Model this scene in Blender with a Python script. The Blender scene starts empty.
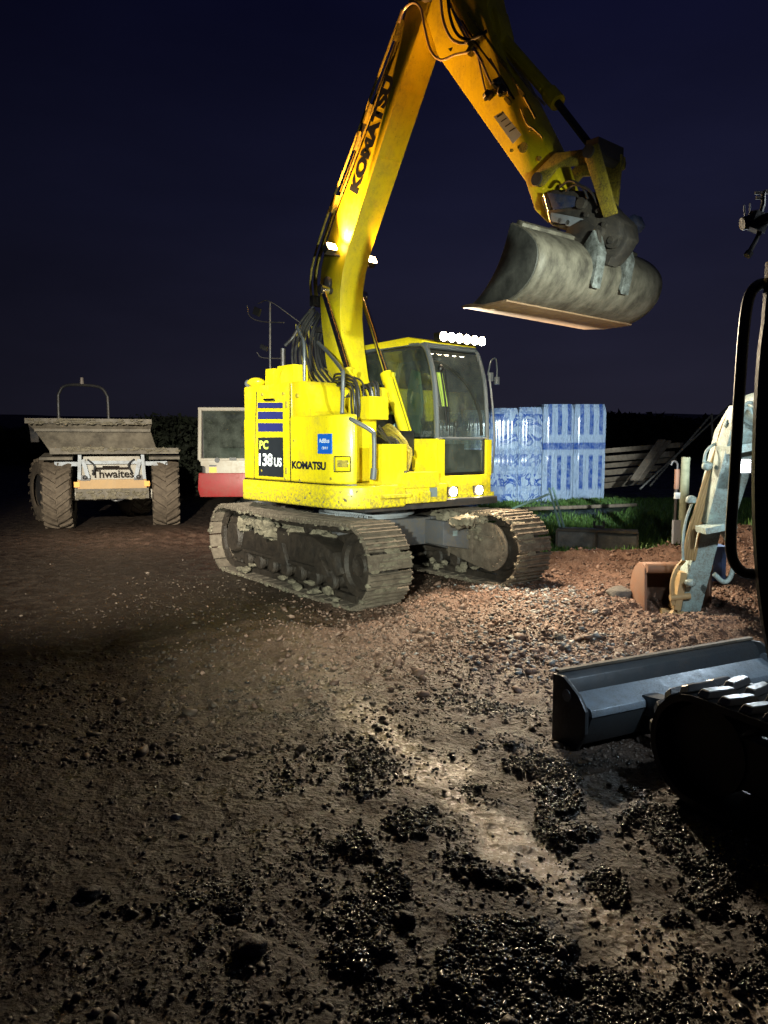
import bpy, bmesh, math, random
import numpy as np
from mathutils import Vector, Matrix, Euler
random.seed(7); rng = np.random.default_rng(11)
R = math.radians
scene = bpy.context.scene
COL = scene.collection

# ------------------------------------------------------------------ camera
CAM_H = 1.6; PITCH = R(5.3); F = 739.0
def ray(u, v):
    d = v - 512
    return Vector((u - 384, F*math.cos(PITCH) - d*math.sin(PITCH), -F*math.sin(PITCH) - d*math.cos(PITCH)))
def at(u, v, Y):
    r = ray(u, v); t = Y/r.y
    return Vector((r.x*t, Y, CAM_H + r.z*t))
cam_d = bpy.data.cameras.new('camera'); cam = bpy.data.objects.new('camera', cam_d); COL.objects.link(cam)
cam.location = (0, 0, CAM_H); cam.rotation_euler = (R(90) - PITCH, 0, 0)
cam_d.sensor_fit = 'HORIZONTAL'; cam_d.sensor_width = 36; cam_d.lens = 36*F/768
cam_d.clip_start = 0.05; cam_d.clip_end = 2000
scene.camera = cam

# excavator upper frame: a forward, l to the machine's left, z up
SC = Vector((-.21, 8.92)); YAW = R(50)
FW = Vector((math.cos(YAW), -math.sin(YAW))); LF = Vector((math.sin(YAW), math.cos(YAW)))
def sp(u, v, l):
    """picture point on the machine's vertical plane l, in machine coordinates"""
    r = ray(u, v); r2 = Vector((r.x, r.y)); t = (l + SC.dot(LF))/r2.dot(LF); p = r2*t
    return Vector(((p - SC).dot(FW), l, CAM_H + r.z*t))

# ------------------------------------------------------------------ materials
def nt(name):
    m = bpy.data.materials.new(name); m.use_nodes = True
    n = m.node_tree; n.nodes.clear()
    out = n.nodes.new('ShaderNodeOutputMaterial'); b = n.nodes.new('ShaderNodeBsdfPrincipled')
    n.links.new(b.outputs[0], out.inputs[0])
    return m, n, b
def N(n, t, **k):
    x = n.nodes.new(t)
    for a, v in k.items():
        if a in ('operation', 'blend_type', 'data_type', 'noise_dimensions', 'feature', 'distance', 'attribute_name', 'wave_type', 'bands_direction', 'musgrave_type', 'normalize', 'wave_profile'): setattr(x, a, v)
        else: x.inputs[a.replace('_', ' ')].default_value = v
    return x
def mixc(n, fac, a, b, blend='MIX'):
    m = n.nodes.new('ShaderNodeMix'); m.data_type = 'RGBA'; m.blend_type = blend
    for i, s in ((0, fac), (6, a), (7, b)):
        if hasattr(s, 'node'): n.links.new(s, m.inputs[i])
        elif isinstance(s, (int, float)): m.inputs[i].default_value = s
        else: m.inputs[i].default_value = (*s[:3], 1)
    return m.outputs[2]
def ramp(n, src, stops):
    r = n.nodes.new('ShaderNodeValToRGB'); n.links.new(src, r.inputs[0])
    els = r.color_ramp.elements
    while len(els) < len(stops): els.new(.5)
    for e, (p, c) in zip(els, stops):
        e.position = p; e.color = (*c, 1) if isinstance(c, tuple) else (c, c, c, 1)
    return r.outputs[0]
def coords(n, kind='Object'):
    return n.nodes.new('ShaderNodeTexCoord').outputs[kind]
def noise(n, co, scale, detail=6, rough=.6, w=None):
    x = n.nodes.new('ShaderNodeTexNoise'); n.links.new(co, x.inputs['Vector'])
    x.inputs['Scale'].default_value = scale; x.inputs['Detail'].default_value = detail; x.inputs['Roughness'].default_value = rough
    return x.outputs[0]
def bumpn(n, b, h, strength, dist, prev=None):
    x = n.nodes.new('ShaderNodeBump'); x.inputs['Strength'].default_value = strength; x.inputs['Distance'].default_value = dist
    n.links.new(h, x.inputs['Height'])
    if prev: n.links.new(prev, x.inputs['Normal'])
    n.links.new(x.outputs[0], b.inputs['Normal']); return x.outputs[0]
MATS = {}
def paint(name, col, rough=.4, metal=0., dirt=(.12, .085, .055), amt=.35, scale=4., bump=.15, grime=.5, coat=0., low=None):
    """painted or bare metal with grime blotches, scratches and slightly uneven sheen"""
    m, n, b = nt(name); co = coords(n)
    n1 = noise(n, co, scale, 8, .65); n2 = noise(n, co, scale*7, 5, .7); n3 = noise(n, co, scale*28, 3, .6)
    mask = ramp(n, n1, [(.62 - amt*.5, 0.), (.80 - amt*.3, 1.)])
    mm = N(n, 'ShaderNodeMath', operation='MULTIPLY'); n.links.new(mask, mm.inputs[0]); n.links.new(ramp(n, n2, [(.35, .25), (.65, 1.)]), mm.inputs[1])
    m2 = N(n, 'ShaderNodeMath', operation='MULTIPLY'); n.links.new(mm.outputs[0], m2.inputs[0]); m2.inputs[1].default_value = grime
    fac = m2.outputs[0]
    if low is not None:   # splashed mud that gets thicker towards the bottom of the part
        sx = n.nodes.new('ShaderNodeSeparateXYZ'); n.links.new(co, sx.inputs[0])
        mr = n.nodes.new('ShaderNodeMapRange'); n.links.new(sx.outputs[2], mr.inputs[0])
        mr.inputs[1].default_value = low[1]; mr.inputs[2].default_value = low[0]; mr.inputs[3].default_value = 0; mr.inputs[4].default_value = 1
        a1 = N(n, 'ShaderNodeMath', operation='MULTIPLY'); n.links.new(mr.outputs[0], a1.inputs[0]); n.links.new(ramp(n, n2, [(.42, 0.), (.62, 1.)]), a1.inputs[1])
        a2 = N(n, 'ShaderNodeMath', operation='MAXIMUM'); n.links.new(a1.outputs[0], a2.inputs[0]); n.links.new(fac, a2.inputs[1]); fac = a2.outputs[0]
    base = mixc(n, ramp(n, n3, [(.3, 0.), (.75, .25)]), col, tuple(c*.72 for c in col))
    speck = ramp(n, n3, [(.70, 0.), (.76, .8)])
    base = mixc(n, speck, base, tuple(c*.5 for c in dirt))
    mp_ = n.nodes.new('ShaderNodeMapping'); n.links.new(co, mp_.inputs[0]); mp_.inputs['Scale'].default_value = (7, 7, .9)
    dr = noise(n, mp_.outputs[0], 3, 6, .65)
    base = mixc(n, ramp(n, dr, [(.50, 0.), (.72, .34)]), base, tuple(.45*c + .55*d for c, d in zip(col, dirt)))
    chipn = noise(n, co, scale*16, 2, .5)
    base = mixc(n, ramp(n, chipn, [(.70, 0.), (.73, .7)]), base, tuple(.3*d for d in dirt))
    n.links.new(mixc(n, fac, base, dirt), b.inputs['Base Color'])
    rr = n.nodes.new('ShaderNodeMapRange'); n.links.new(fac, rr.inputs[0]); rr.inputs[3].default_value = rough; rr.inputs[4].default_value = .85
    ra = N(n, 'ShaderNodeMath', operation='ADD'); n.links.new(rr.outputs[0], ra.inputs[0])
    rs = n.nodes.new('ShaderNodeMapRange'); n.links.new(n2, rs.inputs[0]); rs.inputs[3].default_value = -.1; rs.inputs[4].default_value = .12
    n.links.new(rs.outputs[0], ra.inputs[1]); n.links.new(ra.outputs[0], b.inputs['Roughness'])
    b.inputs['Metallic'].default_value = metal
    if coat: b.inputs['Coat Weight'].default_value = coat; b.inputs['Coat Roughness'].default_value = .15
    bumpn(n, b, n2, bump, .01)
    MATS[name] = m; return m
def mud(name, c1, c2, rough=.75, scale=9, bump=.8, dist=.03, wet=.0, stretch=None):
    m, n, b = nt(name); co = coords(n)
    if stretch: mp_ = n.nodes.new('ShaderNodeMapping'); n.links.new(co, mp_.inputs[0]); mp_.inputs['Scale'].default_value = stretch; co = mp_.outputs[0]
    n1 = noise(n, co, scale, 10, .7); n2 = noise(n, co, scale*5, 6, .7)
    v = n.nodes.new('ShaderNodeTexVoronoi'); n.links.new(co, v.inputs['Vector']); v.inputs['Scale'].default_value = scale*3
    n.links.new(mixc(n, ramp(n, n1, [(.35, 0.), (.65, 1.)]), c1, c2), b.inputs['Base Color'])
    rr = n.nodes.new('ShaderNodeMapRange'); n.links.new(n2, rr.inputs[0]); rr.inputs[3].default_value = rough - wet; rr.inputs[4].default_value = min(1, rough + .15)
    n.links.new(rr.outputs[0], b.inputs['Roughness'])
    p = bumpn(n, b, n1, bump, dist); bumpn(n, b, n2, bump*.7, dist*.3, p)
    MATS[name] = m; return m
def plain(name, col, rough=.5, metal=0., emit=0., ecol=None, bump=0.):
    m, n, b = nt(name); co = coords(n)
    n1 = noise(n, co, 14, 4)
    n.links.new(mixc(n, n1, tuple(c*.85 for c in col), tuple(min(1, c*1.15) for c in col)), b.inputs['Base Color'])
    b.inputs['Roughness'].default_value = rough; b.inputs['Metallic'].default_value = metal
    if emit: b.inputs['Emission Color'].default_value = (*(ecol or col), 1); b.inputs['Emission Strength'].default_value = emit
    if bump: bumpn(n, b, n1, bump, .01)
    MATS[name] = m; return m
def glass(name, tint=(.86, .90, .88), rough=.05):
    m, n, b = nt(name); out = [x for x in n.nodes if x.type == 'OUTPUT_MATERIAL'][0]
    co = coords(n); n1 = noise(n, co, 5, 8, .7)
    tr = n.nodes.new('ShaderNodeBsdfTransparent'); tr.inputs[0].default_value = (*tint, 1)
    gl = n.nodes.new('ShaderNodeBsdfGlossy'); gl.inputs['Roughness'].default_value = rough; gl.inputs[0].default_value = (.9, .95, 1, 1)
    df = n.nodes.new('ShaderNodeBsdfDiffuse'); df.inputs[0].default_value = (.24, .26, .23, 1)
    lw = n.nodes.new('ShaderNodeLayerWeight'); lw.inputs[0].default_value = .5
    pw5 = N(n, 'ShaderNodeMath', operation='POWER'); n.links.new(lw.outputs['Facing'], pw5.inputs[0]); pw5.inputs[1].default_value = 4.
    fr = N(n, 'ShaderNodeMath', operation='MULTIPLY_ADD'); n.links.new(pw5.outputs[0], fr.inputs[0]); fr.inputs[1].default_value = .85; fr.inputs[2].default_value = .045
    m1 = n.nodes.new('ShaderNodeMixShader'); n.links.new(ramp(n, n1, [(.34, .03), (.78, .20)]), m1.inputs[0]); n.links.new(tr.outputs[0], m1.inputs[1]); n.links.new(df.outputs[0], m1.inputs[2])
    m2 = n.nodes.new('ShaderNodeMixShader'); n.links.new(fr.outputs[0], m2.inputs[0]); n.links.new(m1.outputs[0], m2.inputs[1]); n.links.new(gl.outputs[0], m2.inputs[2])
    n.links.new(m2.outputs[0], out.inputs[0]); MATS[name] = m; return m

YEL = (.78, .64, .010)
paint('yellow_paint', YEL, .36, dirt=(.16, .12, .06), amt=.22, grime=.6, coat=.25, low=(.9, 1.32))
paint('yellow_boom', YEL, .42, dirt=(.16, .11, .05), amt=.3, grime=.55)
paint('yellow_worn', (.50, .40, .03), .5, dirt=(.05, .04, .03), amt=.75, grime=.95, scale=9)
paint('grey_paint', (.055, .066, .088), .45, dirt=(.10, .08, .058), amt=.75, grime=.9, scale=7)
paint('light_grey_paint', (.26, .29, .33), .5, dirt=(.16, .13, .10), amt=.4, grime=.7, scale=8)
paint('dark_metal', (.035, .036, .04), .42, metal=.3, dirt=(.10, .075, .055), amt=.4, grime=.7, scale=8)
paint('black_paint', (.006, .006, .007), .38, dirt=(.02, .016, .012), amt=.2, grime=.6, scale=8)
paint('cab_grey', (.085, .10, .115), .35, dirt=(.10, .09, .08), amt=.3, grime=.5, coat=.3)
paint('chrome', (.75, .72, .68), .18, metal=1., amt=.1, grime=.3, scale=12)
paint('hitch_metal', (.05, .05, .052), .45, metal=.4, dirt=(.13, .11, .085), amt=.7, grime=.8, scale=10)
paint('blue_paint', (.008, .025, .09), .5, dirt=(.08, .07, .07), amt=.6, grime=.9, scale=14)
paint('white_panel', (.30, .28, .24), .5, dirt=(.22, .17, .12), amt=.5, grime=.6)
paint('red_paint', (.20, .008, .010), .45, dirt=(.12, .05, .035), amt=.4, grime=.6)
paint('mini_boom_white', (.36, .52, .52), .42, dirt=(.14, .105, .07), amt=.75, grime=.85, scale=9)
paint('mini_boom_yellow', (.34, .24, .10), .5, dirt=(.30, .20, .12), amt=.6, grime=.7, scale=10)
paint('blade_metal', (.05, .058, .065), .36, metal=.4, dirt=(.05, .04, .035), amt=.45, grime=.6, scale=7)
paint('blade_top_lit', (.20, .25, .30), .4, metal=.3, dirt=(.08, .07, .06), amt=.6, grime=.7, scale=16)  # cold lamplight on ledge and eyes put into this paler, bluer colour
paint('rusty_bucket', (.17, .065, .028), .6, metal=.1, dirt=(.13, .10, .08), amt=.8, grime=.8, scale=12)
paint('orange_plank', (.36, .22, .09), .6, dirt=(.30, .22, .14), amt=.5, grime=.6, scale=10)
paint('blue_plastic', (.12, .22, .48), .5, amt=.3)
paint('rod_teal', (.25, .42, .40), .5, amt=.3, scale=10)
mud('track_mud', (.060, .045, .032), (.135, .108, .080), .78, 11, .7, .02)
mud('frame_mud', (.10, .085, .058), (.185, .16, .115), .85, 14, 1., .03)
mud('dark_mud', (.012, .009, .007), (.034, .025, .018), .6, 9, .8, .03, .2)
mud('tyre', (.055, .040, .028), (.115, .088, .062), .8, 12, .5, .015)
mud('skip_steel', (.050, .041, .030), (.13, .11, .082), .6, 5, .3, .01)
mud('bucket_steel', (.055, .050, .040), (.205, .19, .15), .55, 5., .6, .01, .15, (1., 1.9, 1.))
mud('bucket_side_shaded', (.035, .036, .034), (.10, .10, .09), .45, 7, .35, .01, .15)  # darker than the shell: shade on the side plates put into the colour
mud('bucket_lip', (.20, .11, .055), (.30, .20, .12), .55, 12, .4, .01)
mud('bucket_scrape', (.06, .065, .06), (.26, .29, .29), .4, 20, .5, .01)
mud('timber', (.12, .095, .068), (.24, .195, .14), .8, 10, .4, .01)
mud('post_wood', (.11, .12, .075), (.20, .21, .14), .85, 14, .4, .01)
mud('grey_boards', (.10, .10, .09), (.20, .195, .175), .6, 9, .4, .01)
mud('rock', (.055, .052, .048), (.12, .112, .10), .75, 10, .6, .03)
plain('rubber', (.012, .012, .013), .45, bump=.2)
plain('lug_rubber', (.035, .035, .037), .35, bump=.4)
plain('hose', (.03, .03, .032), .35)
plain('hose_grey', (.10, .11, .12), .35)
plain('hose_sheen', (.28, .22, .17), .3)
plain('decal_blue', (.025, .03, .16), .35)
plain('decal_navy', (.012, .016, .03), .3)
plain('decal_dark', (.02, .024, .03), .32)
plain('ink', (.02, .016, .014), 1.)
MATS['ink'].node_tree.nodes['Principled BSDF'].inputs['Specular IOR Level'].default_value = 0
plain('decal_white', (.75, .82, .85), .4)
plain('decal_lime', (.62, .80, .12), .4)
plain('sticker_blue', (.01, .11, .55), .35)
plain('sticker_pale', (.62, .70, .72), .4)
plain('sticker_dull', (.16, .20, .21), .5)
plain('label_orange', (.75, .32, .03), .5)
plain('cloth_green', (.10, .17, .12), .8)
plain('seat_black', (.02, .02, .022), .7)
plain('skin_paper', (.45, .70, .66), .6)
plain('lamp_warm', (1, .9, .75), .3, emit=90, ecol=(1, .80, .52))
plain('lamp_orange', (1, .8, .5), .3, emit=70, ecol=(1, .62, .28))
plain('lamp_head', (1, .9, .75), .3, emit=60, ecol=(1, .78, .45))
plain('lamp_cool', (1, 1, 1), .3, emit=60, ecol=(.85, .95, 1))
plain('lamp_off', (.3, .25, .22), .2)
glass('cab_glass'); glass('cab_glass_dark', (.66, .72, .68), .06)

# ------------------------------------------------------------------ mesh building
class MB:
    def __init__(s): s.bm = bmesh.new()
    def _add(s, verts, faces, mat=None):
        vs = [s.bm.verts.new(v) for v in verts]
        out = []
        for f in faces:
            try: out.append(s.bm.faces.new([vs[i] for i in f]))
            except ValueError: pass
        return vs, out
    def box(s, c, d, rot=(0, 0, 0), bev=.0, taper=None):
        x, y, z = d[0]/2, d[1]/2, d[2]/2
        M = Matrix.Translation(Vector(c)) @ Euler(rot).to_matrix().to_4x4()
        P = [(-x, -y, -z), (x, -y, -z), (x, y, -z), (-x, y, -z), (-x, -y, z), (x, -y, z), (x, y, z), (-x, y, z)]
        if taper: P = [(p[0]*(taper[0] if p[2] > 0 else 1), p[1]*(taper[1] if p[2] > 0 else 1), p[2]) for p in P]
        vs, fs = s._add([M @ Vector(p) for p in P], [(0, 3, 2, 1), (4, 5, 6, 7), (0, 1, 5, 4), (1, 2, 6, 5), (2, 3, 7, 6), (3, 0, 4, 7)])
        if bev: s._bev(fs, bev)
        return s
    def _bev(s, fs, bev, seg=2):
        es = list({e for f in fs for e in f.edges if len(e.link_faces) == 2 and e.calc_face_angle(0) > .5})
        bmesh.ops.bevel(s.bm, geom=es, offset=bev, segments=seg, affect='EDGES', profile=.5, clamp_overlap=True)
    def prism(s, pts, y0, y1, bev=0., ax='xz', seg=2):
        """outline in one plane, pulled along the third axis"""
        def m(p, h):
            if ax == 'xz': return (p[0], h, p[1])
            if ax == 'xy': return (p[0], p[1], h)
            return (h, p[0], p[1])
        n = len(pts)
        vs, fs = s._add([m(p, y0) for p in pts] + [m(p, y1) for p in pts],
                        [tuple(range(n))[::-1], tuple(range(n, 2*n))] + [(i, (i+1) % n, n + (i+1) % n, n + i) for i in range(n)])
        bmesh.ops.recalc_face_normals(s.bm, faces=fs)
        if bev: s._bev(fs, bev, seg)
        return s
    def cyl(s, p0, p1, r0, r1=None, seg=20, cap=True):
        p0, p1 = Vector(p0), Vector(p1); r1 = r0 if r1 is None else r1
        q = (p1 - p0).to_track_quat('Z', 'Y'); L = (p1 - p0).length
        V = [p0 + q @ Vector((r0*math.cos(2*math.pi*i/seg), r0*math.sin(2*math.pi*i/seg), 0)) for i in range(seg)] + \
            [p0 + q @ Vector((r1*math.cos(2*math.pi*i/seg), r1*math.sin(2*math.pi*i/seg), L)) for i in range(seg)]
        fs = [(i, (i+1) % seg, seg + (i+1) % seg, seg + i) for i in range(seg)]
        if cap: fs += [tuple(range(seg))[::-1], tuple(range(seg, 2*seg))]
        s._add(V, fs); return s
    def lathe(s, c, axis, prof, seg=32):
        """profile of (radius, height along axis)"""
        c = Vector(c); q = Vector(axis).to_track_quat('Z', 'Y')
        V = [c + q @ Vector((r*math.cos(2*math.pi*i/seg), r*math.sin(2*math.pi*i/seg), h)) for r, h in prof for i in range(seg)]
        fs = [(k*seg + i, k*seg + (i+1) % seg, (k+1)*seg + (i+1) % seg, (k+1)*seg + i) for k in range(len(prof)-1) for i in range(seg)]
        s._add(V, fs); return s
    def tube(s, pts, r, seg=8, sm=6, cap=True):
        P = [Vector(p) for p in pts]
        if sm and len(P) > 2:
            Q = [P[0]*2 - P[1]] + P + [P[-1]*2 - P[-2]]; out = []
            for i in range(1, len(Q)-2):
                for k in range(sm):
                    t = k/sm; a, b, c, d = Q[i-1], Q[i], Q[i+1], Q[i+2]
                    out.append(.5*((2*b) + (c-a)*t + (2*a - 5*b + 4*c - d)*t*t + (3*b - a - 3*c + d)*t**3))
            out.append(P[-1]); P = out
        T = [(P[min(i+1, len(P)-1)] - P[max(i-1, 0)]).normalized() for i in range(len(P))]
        up = Vector((0, 0, 1)) if abs(T[0].z) < .9 else Vector((1, 0, 0))
        nrm = T[0].cross(up).normalized(); V = []
        for i, p in enumerate(P):
            nrm = (nrm - T[i]*nrm.dot(T[i])).normalized(); bn = T[i].cross(nrm)
            rr = r[min(len(r)-1, int(i*len(r)/len(P)))] if isinstance(r, (list, tuple)) else r
            V += [p + nrm*rr*math.cos(2*math.pi*k/seg) + bn*rr*math.sin(2*math.pi*k/seg) for k in range(seg)]
        n = len(P)
        fs = [(i*seg + k, i*seg + (k+1) % seg, (i+1)*seg + (k+1) % seg, (i+1)*seg + k) for i in range(n-1) for k in range(seg)]
        if cap: fs += [tuple(range(seg))[::-1], tuple(range((n-1)*seg, n*seg))]
        s._add(V, fs); return s
    def strip(s, A, B):
        """sheet between two rows of points"""
        n = len(A)
        s._add(list(A) + list(B), [(i, i+1, n+i+1, n+i) for i in range(n-1)]); return s
    def blob(s, c, d, seed=0, amp=.35, sub=3):
        r0 = bmesh.ops.create_icosphere(s.bm, subdivisions=sub, radius=1)['verts']
        from mathutils import noise as mn
        for v in r0:
            k = 1 + amp*mn.fractal(v.co*1.7 + Vector((seed*7.1, seed*3.3, seed)), .8, 2, 4)
            v.co = Vector((v.co.x*d[0]*k, v.co.y*d[1]*k, v.co.z*d[2]*k)) + Vector(c)
        return s
    def xf(s, M):
        bmesh.ops.transform(s.bm, matrix=M, verts=s.bm.verts); return s
    def build(s, name, mat, parent=None, smooth=35, solid=0., rot=None, loc=None):
        if solid:
            bmesh.ops.recalc_face_normals(s.bm, faces=s.bm.faces)
        me = bpy.data.meshes.new(name); s.bm.normal_update(); s.bm.to_mesh(me); s.bm.free()
        me.materials.append(MATS[mat] if isinstance(mat, str) else mat)
        if smooth:
            me.shade_smooth(); me.set_sharp_from_angle(angle=R(smooth))
        o = bpy.data.objects.new(name, me); COL.objects.link(o)
        if parent: o.parent = parent
        if solid:
            md = o.modifiers.new('thickness', 'SOLIDIFY'); md.thickness = solid; md.offset = 0
        if rot: o.rotation_euler = rot
        if loc: o.location = loc
        return o
class HB:
    """several hoses or fittings, each built as an object of its own"""
    def __init__(s): s.L = []
    def _one(s, f, a, k):
        m = MB(); getattr(m, f)(*a, **k); s.L.append(m); return s
    def tube(s, *a, **k): return s._one('tube', a, k)
    def box(s, *a, **k): return s._one('box', a, k)
    def blob(s, *a, **k): return s._one('blob', a, k)
    def cyl(s, *a, **k): return s._one('cyl', a, k)
    def xf(s, M):
        for m in s.L: m.xf(M)
        return s
    def build(s, *a, **k): return [m.build(*a, **k) for m in s.L][0]
def thing(name, label, cat, loc=(0, 0, 0), rz=0, group=None):
    o = bpy.data.objects.new(name, None); COL.objects.link(o); o.location = loc; o.rotation_euler = (0, 0, rz)
    o.empty_display_size = .2; tag(o, label, cat, group); return o
def tag(o, label, cat, group=None, kind=None):
    if label: o['label'] = label
    if cat: o['category'] = cat
    if group: o['group'] = group
    if kind: o['kind'] = kind
    return o
def text(name, s, mat, parent, loc, right, upv, height, width=None, bold=0., ext=.002, shear=0.):
    """lettering: flat shapes standing slightly proud of the panel; right/upv are the reading and up directions"""
    cu = bpy.data.curves.new('t', 'FONT'); cu.body = s; cu.offset = bold; cu.extrude = 0; cu.align_x = 'LEFT'; cu.shear = shear
    t = bpy.data.objects.new('t', cu); COL.objects.link(t)
    bpy.context.view_layer.update()
    me = bpy.data.meshes.new_from_object(t.evaluated_get(bpy.context.evaluated_depsgraph_get()))
    bpy.data.objects.remove(t); bpy.data.curves.remove(cu)
    co = np.empty(len(me.vertices)*3); me.vertices.foreach_get('co', co); co = co.reshape(-1, 3)
    mn, mx = co.min(0), co.max(0); sc = height/(mx[1]-mn[1]); sx = width/(mx[0]-mn[0]) if width else sc
    r = Vector(right).normalized(); u = Vector(upv).normalized(); u = (u - r*u.dot(r)).normalized(); nn = r.cross(u)
    w = np.outer((co[:, 0]-mn[0])*sx, r) + np.outer((co[:, 1]-mn[1])*sc, u) + np.array(Vector(loc) + nn*ext)
    me.vertices.foreach_set('co', w.ravel()); me.update(); me.materials.clear(); me.materials.append(MATS[mat])
    for p in me.polygons: p.material_index = 0
    me.name = name; o = bpy.data.objects.new(name, me); COL.objects.link(o)
    if parent: o.parent = parent
    return o
def lamp(name, loc, target, power, col, size=80, blend=.5, rad=.05, parent=None):
    d = bpy.data.lights.new(name, 'SPOT'); d.energy = power; d.color = col; d.spot_size = R(size); d.spot_blend = blend; d.shadow_soft_size = rad
    o = bpy.data.objects.new(name, d); COL.objects.link(o); o.location = loc
    o.rotation_euler = (Vector(target) - Vector(loc)).to_track_quat('-Z', 'Y').to_euler(); return o

#@@TERRAIN
# ------------------------------------------------------------------ terrain
def _hash(ix, iy, s):
    h = (ix.astype(np.int64)*374761393 + iy.astype(np.int64)*668265263 + s*974634777) & 0x7fffffff
    h = ((h ^ (h >> 13))*1274126177) & 0x7fffffff
    return ((h ^ (h >> 16)) & 0xffff)/65535.0
def vnoise(x, y, s=0):
    ix, iy = np.floor(x), np.floor(y); fx, fy = x-ix, y-iy
    fx = fx*fx*fx*(fx*(fx*6-15)+10); fy = fy*fy*fy*(fy*(fy*6-15)+10)
    a, b, c, d = _hash(ix, iy, s), _hash(ix+1, iy, s), _hash(ix, iy+1, s), _hash(ix+1, iy+1, s)
    return (a + (b-a)*fx + (c-a)*fy + (a-b-c+d)*fx*fy)*2 - 1
def fbm(x, y, o=4, s=0, g=.5):
    r = 0; a = 1; t = 0
    for i in range(o):
        c, n_ = math.cos(i*1.1+.3), math.sin(i*1.1+.3)
        r = r + a*vnoise((x*c - y*n_)*2**i, (x*n_ + y*c)*2**i, s+i*17); t += a; a *= g
    return r/t
def sst(a, b, x):
    t = np.clip((x-a)/(b-a), 0, 1); return t*t*(3-2*t)
def gau(x, y, cx, cy, sx, sy, rz=0):
    c, s = math.cos(rz), math.sin(rz); u = (x-cx)*c + (y-cy)*s; v = -(x-cx)*s + (y-cy)*c
    return np.exp(-(u/sx)**2 - (v/sy)**2)
def path_mask(x, y):
    """pale trodden strip running from the machine towards the camera's right foot"""
    px = np.array([-1.1, -.25, .25, .55, 1.0, 1.6]); py = np.array([7.2, 4.6, 3.45, 2.7, 2.0, 1.2])
    best = np.full_like(x, 9.)
    for i in range(5):
        dx, dy = px[i+1]-px[i], py[i+1]-py[i]
        t = np.clip(((x-px[i])*dx + (y-py[i])*dy)/(dx*dx+dy*dy), 0, 1)
        best = np.minimum(best, np.hypot(x-px[i]-t*dx, y-py[i]-t*dy))
    return (1 - sst(.05, .19, best + .17*fbm(x*3.1, y*3.1, 5, 31)))*(1 - .8*sst(3.7, 5.2, y))
def churn_lit_mask(x, y):
    m = .85*gau(x, y, -3.4, 12.4, 2.4, 1.5) + gau(x, y, 2.2, 7.4, 2.1, 1.7) + gau(x, y, .9, 6.2, 1.6, 1.5) + gau(x, y, 3.6, 8.6, 1.5, 1.6)  # first patch, by the dumper, stands in for lamplit ground; others churned
    return np.clip(m, 0, 1)
def grass_mask(x, y):
    e = 9.9 - .35*np.clip(x-1, 0, 6) + .7*fbm(x*.9, y*.9, 3, 5)
    return sst(0, .5, y - e)*sst(.9, 1.7, x - .12*(y-9.5) + .4*fbm(x, y, 2, 9))
def gravel_mask(x, y):
    p = path_mask(x, y)
    d = fbm(x*1.15+3, y*1.15, 4, 41)
    side = (gau(x, y, -.05, 3.3, .38, .55) + gau(x, y, .26, 2.6, .26, .6, .3) + gau(x, y, .42, 2.1, .25, .35)*.7 + gau(x, y, .02, 2.15, .35, .2)*.7
            + gau(x, y, 1.05, 2.75, .42, .8, .4)*1.1 + gau(x, y, .66, 4.1, .32, .8, .2)*.8 + gau(x, y, -.55, 2.35, .35, .2)*.5 + gau(x, y, -.5, 4.4, .35, .3)*.6 + .012)
    e = fbm(x*5.3, y*5.3, 4, 47, .6)
    return np.clip(np.clip(side*1.15, 0, 1)*sst(-.22, .30, d*.5 + e*1.2)*(1-.85*p), 0, 1)
pm_ = path_mask
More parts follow.
